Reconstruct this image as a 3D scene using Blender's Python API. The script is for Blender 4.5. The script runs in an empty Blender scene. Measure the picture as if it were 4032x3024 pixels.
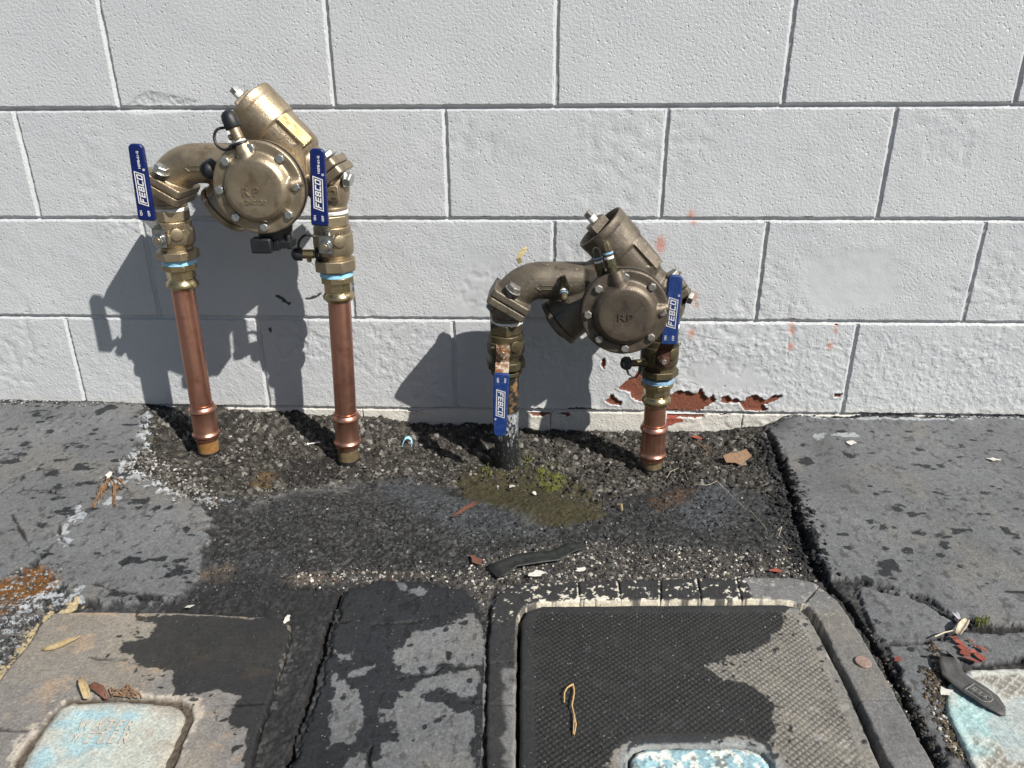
import bpy, math, random
import numpy as np
from mathutils import Vector, Matrix
random.seed(7); RNG = np.random.default_rng(11)
SC = bpy.context.scene; COL = SC.collection
# ------------------------------------------------------------------ camera
F, CX, CY, CZ, PITCH, YAW, ROLL = 2951.6, -0.01756, -1.45606, 0.67146, 0.396255, -0.044743, -0.006748
_f = np.array([math.sin(YAW)*math.cos(PITCH), math.cos(YAW)*math.cos(PITCH), -math.sin(PITCH)])
_r0 = np.cross(_f, [0, 0, 1.0]); _r0 /= np.linalg.norm(_r0); _u0 = np.cross(_r0, _f)
_r = _r0*math.cos(ROLL)+_u0*math.sin(ROLL); _u = _u0*math.cos(ROLL)-_r0*math.sin(ROLL)
CAM = np.array([CX, CY, CZ])
cam = bpy.data.cameras.new('camera'); cam.sensor_width = 36; cam.lens = 36*F/4032; cam.clip_start = .01; cam.clip_end = 500
co = bpy.data.objects.new('camera', cam); COL.objects.link(co)
m = Matrix.Identity(4)
for i in range(3):
    m[i][0], m[i][1], m[i][2], m[i][3] = _r[i], _u[i], -_f[i], CAM[i]
co.matrix_world = m; SC.camera = co
# ------------------------------------------------------------------ light
SUN = np.array([1.20, -1.0, 1.45]); SUN /= np.linalg.norm(SUN)
sl = bpy.data.lights.new('sun', 'SUN'); sl.energy = 5.0; sl.angle = math.radians(.53); sl.color = (1, .955, .89)
so = bpy.data.objects.new('sun', sl); COL.objects.link(so)
so.rotation_euler = Vector(SUN).to_track_quat('Z', 'Y').to_euler(); so.location = (2, -2, 3)
w = bpy.data.worlds.new('World'); SC.world = w; w.use_nodes = True; nt = w.node_tree
sky = nt.nodes.new('ShaderNodeTexSky'); sky.sky_type = 'NISHITA'; sky.sun_disc = False
sky.sun_elevation = math.asin(SUN[2]); sky.sun_rotation = math.atan2(SUN[0], SUN[1])
nt.links.new(sky.outputs[0], nt.nodes['Background'].inputs[0]); nt.nodes['Background'].inputs[1].default_value = .05
SC.view_settings.view_transform = 'Standard'; SC.view_settings.look = 'None'; SC.view_settings.exposure = .38; SC.view_settings.gamma = 1
SC.view_settings.use_curve_mapping = False
SC.cycles.use_denoising = True
SC.cycles.max_bounces = 6

# ------------------------------------------------------------------ pixel -> place (photo at 2212 px wide), used to survey positions
S = 4032/2212
def ray(px, py):
    return _f+((np.asarray(px)*S-2016)/F)[..., None]*_r-((np.asarray(py)*S-1512)/F)[..., None]*_u
def onwall(px, py, Y=0.0):
    d = ray(px, py); return CAM+d*((Y-CY)/d[..., 1])[..., None]
# ------------------------------------------------------------------ noise
def _h(ix, iy, seed):
    ix = ix.astype(np.int64); iy = iy.astype(np.int64)
    n = (ix*374761393+iy*668265263+seed*974634777) & 0x7fffffff
    n = ((n ^ (n >> 13))*1274126177) & 0x7fffffff
    n = ((n ^ (n >> 16))*461845907) & 0x7fffffff
    return ((n ^ (n >> 15)) & 0xffffff)/16777216.0
def vn(x, y, seed=0):
    ix = np.floor(x); iy = np.floor(y); fx = x-ix; fy = y-iy
    fx = fx*fx*(3-2*fx); fy = fy*fy*(3-2*fy)
    a = _h(ix, iy, seed); b = _h(ix+1, iy, seed); c = _h(ix, iy+1, seed); d = _h(ix+1, iy+1, seed)
    return (a*(1-fx)+b*fx)*(1-fy)+(c*(1-fx)+d*fx)*fy
def fbm(x, y, o=4, seed=0):
    s = 0; a = .5; t = 0
    for i in range(o):
        s = s+a*vn(x*2**i+i*17.3, y*2**i+i*9.1, seed+i); t += a; a *= .55
    return s/t
def worley(x, y, seed=0):
    ix = np.floor(x); iy = np.floor(y); best = np.full(x.shape, 9.0); sec = best.copy(); cid = np.zeros(x.shape)
    for dx in (-1, 0, 1):
        for dy in (-1, 0, 1):
            jx = ix+dx; jy = iy+dy
            px = jx+_h(jx, jy, seed); py = jy+_h(jx, jy, seed+5)
            d = (px-x)**2+(py-y)**2; r = _h(jx, jy, seed+9)
            nb = d < best
            sec = np.where(nb, best, np.minimum(sec, d)); cid = np.where(nb, r, cid); best = np.where(nb, d, best)
    return np.sqrt(best), np.sqrt(sec), cid
def sst(a, b, x):
    t = np.clip((x-a)/(b-a), 0, 1); return t*t*(3-2*t)
def seg_dist(x, y, pts, closed=False):
    P = list(pts)+([pts[0]] if closed else []); best = np.full(x.shape, 1e9)
    for (ax, ay), (bx, by) in zip(P[:-1], P[1:]):
        dx, dy = bx-ax, by-ay; L = dx*dx+dy*dy+1e-12
        t = np.clip(((x-ax)*dx+(y-ay)*dy)/L, 0, 1)
        best = np.minimum(best, (x-ax-t*dx)**2+(y-ay-t*dy)**2)
    return np.sqrt(best)
def sdf(x, y, poly):
    ins = np.zeros(x.shape, bool); n = len(poly)
    for i in range(n):
        ax, ay = poly[i]; bx, by = poly[(i+1) % n]
        if ay == by: continue
        c = ((ay > y) != (by > y)) & (x < (bx-ax)*(y-ay)/(by-ay)+ax); ins ^= c
    d = seg_dist(x, y, poly, True); return np.where(ins, d, -d)
def mix(c, col, m):
    return c*(1-m[..., None])+np.asarray(col, float)*m[..., None]

# ------------------------------------------------------------------ materials
class NT:
    def __init__(s, name):
        s.m = bpy.data.materials.new(name); s.m.use_nodes = True; s.t = s.m.node_tree; s.b = s.t.nodes['Principled BSDF']
        s.tc = s.t.nodes.new('ShaderNodeTexCoord')
    def n(s, typ, **k):
        o = s.t.nodes.new(typ)
        for a, v in k.items(): setattr(o, a, v)
        return o
    def l(s, a, b): s.t.links.new(a, b)
    def noise(s, scale, detail=3, rough=.55, dist=0):
        o = s.n('ShaderNodeTexNoise'); o.inputs['Scale'].default_value = scale; o.inputs['Detail'].default_value = detail
        o.inputs['Roughness'].default_value = rough; o.inputs['Distortion'].default_value = dist
        s.l(s.tc.outputs['Object'], o.inputs['Vector']); return o.outputs['Fac']
    def voro(s, scale, out='Distance', feature='F1'):
        o = s.n('ShaderNodeTexVoronoi', feature=feature); o.inputs['Scale'].default_value = scale
        s.l(s.tc.outputs['Object'], o.inputs['Vector']); return o.outputs[out]
    def ramp(s, f, a, b, lo=0, hi=1):
        o = s.n('ShaderNodeMapRange'); o.inputs[1].default_value = a; o.inputs[2].default_value = b; o.inputs[3].default_value = lo; o.inputs[4].default_value = hi
        o.clamp = True; s.l(f, o.inputs[0]); return o.outputs[0]
    def math(s, op, a, b=None):
        o = s.n('ShaderNodeMath', operation=op)
        for i, v in enumerate((a, b)):
            if v is None: continue
            if isinstance(v, (int, float)): o.inputs[i].default_value = v
            else: s.l(v, o.inputs[i])
        return o.outputs[0]
    def mix(s, f, a, b, bt='MIX'):
        o = s.n('ShaderNodeMix', data_type='RGBA', blend_type=bt)
        if isinstance(f, (int, float)): o.inputs[0].default_value = f
        else: s.l(f, o.inputs[0])
        for i, v in ((6, a), (7, b)):
            if isinstance(v, tuple): o.inputs[i].default_value = v+(1,)
            else: s.l(v, o.inputs[i])
        return o.outputs[2]
    def attr(s, name, out='Fac'):
        o = s.n('ShaderNodeAttribute', attribute_name=name); return o.outputs[out]
    def bump(s, h, dist=.001, strength=1, prev=None):
        o = s.n('ShaderNodeBump'); o.inputs['Distance'].default_value = dist; o.inputs['Strength'].default_value = strength
        s.l(h, o.inputs['Height'])
        if prev is not None: s.l(prev, o.inputs['Normal'])
        return o.outputs[0]
    def out(s, color=None, rough=None, metal=None, normal=None, spec=None, coat=None):
        for k, v in (('Base Color', color), ('Roughness', rough), ('Metallic', metal), ('Normal', normal), ('Specular IOR Level', spec), ('Coat Weight', coat)):
            if v is None: continue
            if isinstance(v, tuple): s.b.inputs[k].default_value = v+(1,)
            elif isinstance(v, (int, float)): s.b.inputs[k].default_value = v
            else: s.l(v, s.b.inputs[k])
        return s.m
def simple(name, c, c2=None, rough=.5, metal=0, nscale=60, bscale=400, bdist=.0002, spec=.5, a=.35, b=.65, r2=None):
    t = NT(name); n = t.noise(nscale, 5, .6)
    col = t.mix(t.ramp(n, a, b), c, c2 or c)
    rr = t.ramp(t.noise(nscale*2.3, 4), .35, .65, rough, r2 if r2 is not None else rough+.1)
    return t.out(col, rr, metal, t.bump(t.noise(bscale, 3), bdist), spec)
M = {}
def cast(name, c, c2, metal, rough, dust=None, dustamt=.6, green=None, dark=None):
    t = NT(name); n = t.noise(22, 5, .6); col = t.mix(t.ramp(n, .35, .68), c, c2)
    if dark: col = t.mix(t.ramp(t.noise(35, 6, .65, .6), .52, .7), col, dark)
    mt = metal
    if green: col = t.mix(t.ramp(t.noise(55, 5, .7), .62, .70), col, green)
    if dust:
        fac = t.ramp(t.noise(160, 4, .7), dustamt, dustamt+.1); col = t.mix(fac, col, dust)
        mt = t.ramp(fac, 0, 1, metal, 0)
    fine = t.noise(900, 2, .6); med = t.noise(330, 3)
    nn = t.bump(fine, .00035, 1, t.bump(med, .0004, .8))
    return t.out(col, t.ramp(t.noise(80, 4), .3, .7, rough-.07, rough+.09), mt, nn)
M['bronze'] = cast('new_cast_bronze', (.385, .315, .222), (.30, .24, .16), .78, .37, dark=(.22, .165, .105))
M['brass'] = simple('machined_brass', (.50, .41, .25), (.42, .33, .18), .22, .95, 40, 200, .0001, r2=.3)
M['valvebrass'] = cast('forged_valve_brass', (.38, .312, .212), (.30, .245, .16), .80, .35)
M['oldbronze'] = cast('weathered_bronze', (.125, .105, .08), (.175, .148, .11), .5, .46, (.36, .32, .25), .62, None, (.062, .052, .042))
M['oldcover'] = cast('weathered_cover_bronze', (.135, .108, .08), (.095, .078, .06), .55, .44, (.34, .3, .23), .66, None, (.065, .052, .042))
M['oldvalve'] = cast('tarnished_valve_brass', (.12, .095, .05), (.07, .06, .038), .55, .42, (.2, .2, .13), .68, (.045, .11, .09), (.03, .03, .022))
M['zinc'] = simple('zinc_bolt', (.62, .64, .62), (.5, .52, .49), .28, .95, 90, 900, .0001)
M['oldzinc'] = simple('weathered_bolt_steel', (.33, .32, .3), (.2, .19, .17), .45, .7, 120, 900, .0002)
M['chrome'] = simple('bright_lever_steel', (.66, .66, .62), (.5, .5, .47), .16, 1, 60, 300, .0001)
M['blue'] = simple('blue_vinyl', (.003, .011, .085), (.004, .014, .10), .33, 0, 50, 500, .00008, .45)
M['oldblue'] = simple('faded_blue_vinyl', (.006, .030, .15), (.035, .06, .15), .45, 0, 130, 500, .0002, .4, a=.45, b=.75)
M['print'] = simple('white_print', (.75, .75, .75), (.68, .68, .68), .5, 0)
M['oldprint'] = simple('worn_white_print', (.68, .68, .66), (.45, .47, .52), .5, 0, 600)
M['black'] = simple('black_rubber', (.008, .009, .011), (.013, .014, .016), .42, 0, 60, 600, .0001, .5)
M['gasket'] = simple('black_gasket', (.008, .009, .011), None, .55, 0)
M['teflon'] = simple('white_thread_tape', (.8, .8, .78), (.7, .7, .66), .5, 0, 200, 700, .0004)
M['bluetape'] = simple('light_blue_thread_paste', (.26, .58, .80), (.36, .66, .84), .55, 0, 200, 500, .0006)
M['oldbluetape'] = simple('blue_thread_paste_old', (.14, .32, .52), (.3, .42, .52), .5, 0, 250, 500, .0006)
M['plate'] = simple('yellow_brass_plate', (.46, .36, .15), (.40, .31, .12), .45, .5, 60, 300, .0001)
M['ink'] = simple('plate_engraving', (.25, .18, .07), None, .5, .4)
M['rust'] = simple('rusted_lever_steel', (.16, .06, .025), (.42, .36, .27), .75, .1, 110, 500, .0006, a=.46, b=.6)
M['darkrust'] = simple('dark_rusty_steel', (.035, .014, .010), (.10, .04, .02), .7, .2, 160, 500, .0008)
def copper():
    t = NT('copper_pipe'); mp = t.n('ShaderNodeMapping'); mp.inputs['Scale'].default_value = (90, 90, 4); t.l(t.tc.outputs['Object'], mp.inputs[0])
    n = t.n('ShaderNodeTexNoise'); n.inputs['Scale'].default_value = 1; n.inputs['Detail'].default_value = 6; t.l(mp.outputs[0], n.inputs['Vector'])
    col = t.mix(t.ramp(n.outputs['Fac'], .35, .7), (.60, .32, .235), (.40, .19, .13))
    col = t.mix(t.ramp(t.noise(30, 6, .65), .55, .75), col, (.33, .135, .085))
    col = t.mix(t.ramp(t.noise(240, 3, .6), .68, .74), col, (.7, .42, .3))
    return t.out(col, t.ramp(t.noise(45, 5), .3, .7, .27, .43), .93, t.bump(n.outputs['Fac'], .0002))
M['copper'] = copper()
M['tailstain'] = simple('brown_stained_pipe', (.30, .13, .035), (.42, .26, .11), .38, .4, 60, 300, .0003)
M['tailstain2'] = simple('stained_brass_pipe', (.36, .27, .15), (.20, .16, .09), .4, .6, 90, 300, .0004)
def blackpipe():
    t = NT('black_pipe_smeared'); mp = t.n('ShaderNodeMapping'); mp.inputs['Scale'].default_value = (1.2, 1.2, .5); mp.inputs['Rotation'].default_value = (.5, .4, 0); t.l(t.tc.outputs['Object'], mp.inputs[0])
    n = t.n('ShaderNodeTexNoise'); n.inputs['Scale'].default_value = 160; n.inputs['Detail'].default_value = 6; n.inputs['Roughness'].default_value = .7; n.inputs['Distortion'].default_value = 1.2; t.l(mp.outputs[0], n.inputs['Vector'])
    sep = t.n('ShaderNodeSeparateXYZ'); t.l(t.tc.outputs['Object'], sep.inputs[0])
    zz = t.ramp(sep.outputs[2], .19, .275, -.10, .10)
    f = t.ramp(t.math('ADD', n.outputs['Fac'], zz), .50, .58)
    low = t.ramp(sep.outputs[2], .272, .266)
    f = t.math('MULTIPLY', f, low)
    col = t.mix(f, (.014, .015, .015), (.33, .35, .37))
    rust = t.math('MULTIPLY', t.ramp(t.noise(50, 5, .7), .48, .6), t.ramp(sep.outputs[2], .268, .274))
    col = t.mix(rust, col, (.22, .13, .06))
    return t.out(col, .45, 0, t.bump(n.outputs['Fac'], .0004))
M['blackpipe'] = blackpipe()

def wallpaint():
    t = NT('painted_block'); 
    fine = t.noise(420, 3, .55); mid = t.noise(190, 2, .5, .3); big = t.noise(12, 3)
    vo = t.n('ShaderNodeTexVoronoi'); vo.inputs['Scale'].default_value = 150; vo.inputs['Randomness'].default_value = 1
    dv = t.n('ShaderNodeVectorMath', operation='ADD'); t.l(t.tc.outputs['Object'], dv.inputs[0]); nz = t.n('ShaderNodeTexNoise'); nz.inputs['Scale'].default_value = 200; t.l(t.tc.outputs['Object'], nz.inputs['Vector']); sc_ = t.n('ShaderNodeVectorMath', operation='SCALE'); sc_.inputs['Scale'].default_value = .006; t.l(nz.outputs['Color'], sc_.inputs[0]); t.l(sc_.outputs[0], dv.inputs[1]); t.l(dv.outputs[0], vo.inputs['Vector'])
    pits = t.ramp(vo.outputs['Distance'], .05, .40, 0, 1)
    pm = t.ramp(t.noise(90, 3), .50, .62)
    pitmask = t.math('MULTIPLY', t.math('SUBTRACT', 1.0, pits), pm)
    smooth = t.attr('smooth'); amp = t.ramp(smooth, 0, 1, 1, .25)
    h = t.math('ADD', t.math('MULTIPLY', fine, .42), t.math('MULTIPLY', t.ramp(mid, .25, .75), .42))
    h = t.math('SUBTRACT', h, t.math('MULTIPLY', pitmask, .75))
    h = t.math('MULTIPLY', h, amp)
    peel = t.attr('peel'); pn = t.math('ADD', peel, t.math('MULTIPLY', t.math('SUBTRACT', t.noise(420, 3), .5), .25))
    pf = t.ramp(pn, .45, .55)
    gran = t.math('MULTIPLY', t.noise(650, 2, .7), pf)
    nn = t.bump(gran, .0012, 1, t.bump(h, .0014, 1))
    col = t.mix(t.ramp(t.noise(5, 6, .62), .35, .65), (.445, .464, .482), (.495, .512, .525)); col = t.mix(t.math('MULTIPLY', t.ramp(t.noise(45, 6, .7, .8), .56, .72), .35), col, (.40, .40, .385))
    warm = t.attr('warm'); col = t.mix(warm, col, (.60, .57, .50))
    dirt = t.attr('dirt'); dn = t.ramp(t.math('ADD', dirt, t.math('MULTIPLY', t.math('SUBTRACT', t.noise(260, 5, .75), .5), 1.3)), .48, .72)
    col = t.mix(dn, col, (.055, .055, .05))
    rust = t.attr('rustspot'); rn = t.ramp(t.math('MULTIPLY', rust, t.ramp(t.noise(420, 3, .7), .3, .7, .6, 1.2)), .08, 1.1)
    col = t.mix(rn, col, (.50, .19, .11))
    redc = t.mix(t.ramp(t.noise(300, 4, .7), .3, .7), (.13, .042, .026), (.26, .095, .055))
    bright = t.attr('redpaint'); redc = t.mix(bright, redc, (.33, .08, .055))
    col = t.mix(pf, col, redc)
    return t.out(col, t.ramp(pf, 0, 1, .42, .85), 0, nn, .35)
M['wall'] = wallpaint()

def groundmat(name, bscale=900, bd=.0008, rough=.8, spec=.35, wetmul=.15):
    t = NT(name); col = t.attr('tint', 'Color'); wet = t.attr('wet')
    n = t.noise(bscale, 4, .65); n2 = t.noise(300, 5, .72); n3 = t.noise(90, 5, .7)
    col = t.mix(1.0, col, t.mix(t.ramp(n2, .28, .72), (.58, .58, .59), (1.5, 1.49, 1.46)), 'MULTIPLY')
    col = t.mix(1.0, col, t.mix(t.ramp(n3, .3, .7), (.82, .82, .83), (1.2, 1.2, 1.18)), 'MULTIPLY')
    wf = t.ramp(t.math('ADD', wet, t.math('MULTIPLY', t.math('SUBTRACT', t.noise(300, 5, .75), .5), .009)), -.0011, .0009)
    dk = t.mix(1.0, col, (wetmul*.92, wetmul*1.0, wetmul*1.12), 'MULTIPLY')
    col = t.mix(wf, col, dk)
    v = t.voro(330, 'Color'); sp = t.n('ShaderNodeSeparateColor'); t.l(v, sp.inputs[0])
    fl = t.math('MULTIPLY', t.ramp(sp.outputs[0], .93, .95), t.ramp(t.voro(330), .30, .18))
    col = t.mix(t.math('MULTIPLY', fl, t.math('MULTIPLY', t.attr('fleck'), t.ramp(sp.outputs[1], 0, 1, .15, 1))), col, (.48, .46, .43))
    return t.out(col, t.ramp(wf, 0, 1, rough, rough-.30), 0, t.bump(n, bd, 1, t.bump(n2, bd*2.2, .9)), spec)
M['ground'] = groundmat('asphalt_ground'); M['slab'] = groundmat('asphalt_slab', 700, .0006)
M['conc'] = groundmat('concrete_lid', 800, .0004, .75); M['insert'] = groundmat('painted_insert', 700, .0004, .7)
def stonemat():
    t = NT('stones'); col = t.attr('tint', 'Color'); return t.out(t.mix(1.0, col, t.mix(t.noise(900, 3), (.7, .7, .7), (1.3, 1.3, 1.3)), 'MULTIPLY'), .72, 0, t.bump(t.noise(1200, 2), .0003), .35)
M['stone'] = stonemat()

# ------------------------------------------------------------------ object helpers
def tag(o, label=None, cat=None, group=None, kind=None):
    if label: o['label'] = label
    if cat: o['category'] = cat
    if group: o['group'] = group
    if kind: o['kind'] = kind
    return o
def link(name, me, mat=None, parent=None, loc=None):
    o = bpy.data.objects.new(name, me); COL.objects.link(o)
    if me is not None and mat is not None:
        if not me.materials: me.materials.append(mat)
        else: o.material_slots[0].link = 'OBJECT'; o.material_slots[0].material = mat
    if parent is not None: o.parent = parent
    if loc is not None: o.location = loc
    return o
def rawmesh(name, V, Q, smooth=True, attrs=None):
    V = np.asarray(V, np.float32); Q = np.asarray(Q, np.int32); k = Q.shape[1]
    me = bpy.data.meshes.new(name); me.vertices.add(len(V)); me.vertices.foreach_set('co', V.ravel())
    me.loops.add(Q.size); me.loops.foreach_set('vertex_index', Q.ravel())
    me.polygons.add(len(Q)); me.polygons.foreach_set('loop_start', np.arange(0, Q.size, k, dtype=np.int32))
    me.polygons.foreach_set('use_smooth', np.full(len(Q), smooth))
    for n, a in (attrs or {}).items():
        a = np.asarray(a, np.float32)
        if a.ndim == 2:
            at = me.attributes.new(n, 'FLOAT_COLOR', 'POINT'); at.data.foreach_set('color', np.c_[a, np.ones(len(a))].astype(np.float32).ravel())
        else:
            at = me.attributes.new(n, 'FLOAT', 'POINT'); at.data.foreach_set('value', a)
    me.update(calc_edges=True); return me
def compact(V, Q, attrs):
    used = np.unique(Q); mp = np.full(len(V), -1); mp[used] = np.arange(len(used))
    return V[used], mp[Q], {k: a[used] for k, a in attrs.items()}
def basis(ax):
    ax = np.asarray(ax, float); ax = ax/np.linalg.norm(ax)
    h = np.array([0, 1.0, 0]) if abs(ax[1]) < .9 else np.array([1.0, 0, 0])
    a = np.cross(h, ax); a /= np.linalg.norm(a); return ax, a, np.cross(ax, a)
class MB:
    def __init__(s): s.v = []; s.f = []
    def add(s, V, Fs):
        o = len(s.v); s.v += [tuple(map(float, p)) for p in V]; s.f += [[i+o for i in q] for q in Fs]; return s
    def lathe(s, p0, ax, prof, n=32, ang=0, jit=0):
        ax, a, b = basis(ax); p0 = np.asarray(p0, float); V = []; Fs = []
        for t, r in prof:
            for k in range(n):
                th = 2*math.pi*k/n+ang; V.append(p0+ax*t+(a*math.cos(th)+b*math.sin(th))*max(r, 1e-5)*(1+(random.uniform(-jit, jit) if jit else 0)))
        m = len(prof)
        for i in range(m-1):
            for k in range(n):
                k2 = (k+1) % n; Fs.append([i*n+k, i*n+k2, (i+1)*n+k2, (i+1)*n+k])
        Fs.append([k for k in range(n)][::-1]); Fs.append([(m-1)*n+k for k in range(n)])
        return s.add(V, Fs)
    def cyl(s, p0, p1, r, r1=None, n=28, c=0):
        p0 = np.asarray(p0, float); p1 = np.asarray(p1, float); L = np.linalg.norm(p1-p0); r1 = r if r1 is None else r1
        pr = [(0, r), (L, r1)] if not c else [(0, r-c), (c*.3, r-c*.3), (c, r), (L-c, r1), (L-c*.3, r1-c*.3), (L, r1-c)]
        return s.lathe(p0, p1-p0, pr, n)
    def tube(s, pts, r, n=14):
        P = [np.asarray(p, float) for p in pts]; R = r if hasattr(r, '__len__') else [r]*len(P)
        V = []; T0 = None; a = None
        for i, p in enumerate(P):
            T = P[min(i+1, len(P)-1)]-P[max(i-1, 0)]; T /= np.linalg.norm(T)+1e-12
            if a is None: _, a, b = basis(T)
            else: a = a-T*np.dot(a, T); a /= np.linalg.norm(a)+1e-12; b = np.cross(T, a)
            for k in range(n):
                th = 2*math.pi*k/n; V.append(p+(a*math.cos(th)+b*math.sin(th))*R[i])
        Fs = [[i*n+k, i*n+(k+1) % n, (i+1)*n+(k+1) % n, (i+1)*n+k] for i in range(len(P)-1) for k in range(n)]
        Fs += [[k for k in range(n)][::-1], [(len(P)-1)*n+k for k in range(n)]]
        return s.add(V, Fs)
    def prism(s, poly, nrm):
        P = [np.asarray(p, float) for p in poly]; nrm = np.asarray(nrm, float); n = len(P)
        V = P+[p+nrm for p in P]
        return s.add(V, [list(range(n))[::-1], [n+i for i in range(n)]]+[[i, (i+1) % n, n+(i+1) % n, n+i] for i in range(n)])
    def box(s, c, h, X=(1, 0, 0), Y=(0, 1, 0), Z=(0, 0, 1)):
        c = np.asarray(c, float); X, Y, Z = [np.asarray(q, float)*k for q, k in zip((X, Y, Z), h)]
        return s.prism([c-X-Y-Z, c+X-Y-Z, c+X+Y-Z, c-X+Y-Z], 2*Z)
    def mesh(s, name, angle=38):
        me = bpy.data.meshes.new(name); me.from_pydata(s.v, [], s.f); me.validate()
        import bmesh
        bm = bmesh.new(); bm.from_mesh(me); bmesh.ops.recalc_face_normals(bm, faces=bm.faces); bm.to_mesh(me); bm.free()
        me.polygons.foreach_set('use_smooth', np.ones(len(me.polygons), bool)); me.set_sharp_from_angle(angle=math.radians(angle)); return me
    def build(s, name, mat, parent=None, bevel=0, angle=38, loc=None):
        o = link(name, s.mesh(name, angle), mat, parent, loc)
        if bevel:
            b = o.modifiers.new('bevel', 'BEVEL'); b.width = bevel; b.segments = 2; b.limit_method = 'ANGLE'; b.angle_limit = math.radians(32)
            b.use_clamp_overlap = True
        return o
def crv(P, n=8):
    P = [np.asarray(p, float) for p in P]; Q = [2*P[0]-P[1]]+P+[2*P[-1]-P[-2]]; out = []
    for i in range(1, len(Q)-2):
        for k in range(n):
            t = k/n; out.append(.5*((2*Q[i])+(-Q[i-1]+Q[i+1])*t+(2*Q[i-1]-5*Q[i]+4*Q[i+1]-Q[i+2])*t*t+(-Q[i-1]+3*Q[i]-3*Q[i+1]+Q[i+2])*t**3))
    return out+[P[-1]]
def arc(p0, p1, p2, n=10):
    p0, p1, p2 = [np.asarray(p, float) for p in (p0, p1, p2)]
    return [(1-t)**2*p0+2*t*(1-t)*p1+t*t*p2 for t in np.linspace(0, 1, n)]
def voxel(mb, size, it=6):
    me = mb.mesh('t'); o = bpy.data.objects.new('t', me); COL.objects.link(o)
    r = o.modifiers.new('r', 'REMESH'); r.mode = 'VOXEL'; r.voxel_size = size; r.use_smooth_shade = True
    sm = o.modifiers.new('s', 'SMOOTH'); sm.factor = .6; sm.iterations = it
    dg = bpy.context.evaluated_depsgraph_get(); out = bpy.data.meshes.new_from_object(o.evaluated_get(dg))
    bpy.data.objects.remove(o); out.materials.clear()
    out.polygons.foreach_set('use_smooth', np.ones(len(out.polygons), bool)); return out
_tc = {}
def text_geo(s, off=0.0, ext=.0):
    k = (s, off)
    if k not in _tc:
        cu = bpy.data.curves.new('t', 'FONT'); cu.body = s; cu.size = 1; cu.offset = off; cu.extrude = .5; cu.resolution_u = 3
        o = bpy.data.objects.new('t', cu); COL.objects.link(o); dg = bpy.context.evaluated_depsgraph_get()
        me = bpy.data.meshes.new_from_object(o.evaluated_get(dg))
        V = np.array([v.co[:] for v in me.vertices]); Fs = [list(p.vertices) for p in me.polygons]
        bpy.data.objects.remove(o); bpy.data.meshes.remove(me)
        V[:, 0] -= (V[:, 0].max()+V[:, 0].min())/2; V[:, 1] -= (V[:, 1].max()+V[:, 1].min())/2
        _tc[k] = (V, Fs)
    return _tc[k]
def put_text(mb, s, h, c, X, Y, depth, off=0.0, space=1.0, W=None):
    """letters height h centred at c, reading along X, up along Y, thickness depth along X x Y"""
    V, Fs = text_geo(s, off); X = np.asarray(X, float); Y = np.asarray(Y, float); N = np.cross(X, Y)
    k = h/(V[:, 1].max()*2); kx = k*space if W is None else W/(V[:, 0].max()*2)
    mb.add([np.asarray(c)+X*v[0]*kx+Y*v[1]*k+N*v[2]*depth*2 for v in V], Fs)
def logo_geo(mb, c, L, H, X, Y, depth):
    """the framed, slanted five-letter mark as separate strokes"""
    X = np.asarray(X, float); Y = np.asarray(Y, float); N = np.cross(X, Y); c = np.asarray(c, float); sh = .28
    def rect(x0, y0, x1, y1):
        q = [(x0, y0), (x1, y0), (x1, y1), (x0, y1)]
        mb.prism([c+X*((x-.5)*L+(y-.5)*H*sh)+Y*(y-.5)*H for x, y in q], N*depth)
    t = .085*H/L*1.0; 
    rect(0, 0, 1, .085); rect(0, .915, 1, 1); rect(0, .085, t, .915); rect(1-t, .085, 1, .915)
    x = .065; wd = .148; gp = .033; b, tp = .2, .8; sy = .115; sx = .034
    for ch in 'FEBCO':
        rect(x, b, x+sx, tp)
        if ch in 'FEBCO': rect(x+sx, tp-sy, x+wd-(.006 if ch == 'B' else 0), tp)
        if ch in 'FEB': rect(x+sx, .5-sy/2, x+wd-(.03 if ch == 'F' else .012), .5+sy/2)
        if ch in 'EBCO': rect(x+sx, b, x+wd, b+sy)
        if ch == 'B': rect(x+wd-sx, b+sy, x+wd, .5-sy/2); rect(x+wd-sx-.008, .5+sy/2, x+wd-.008, tp-sy)
        if ch == 'O': rect(x+wd-sx, b+sy, x+wd, tp-sy)
        x += wd+gp

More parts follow.
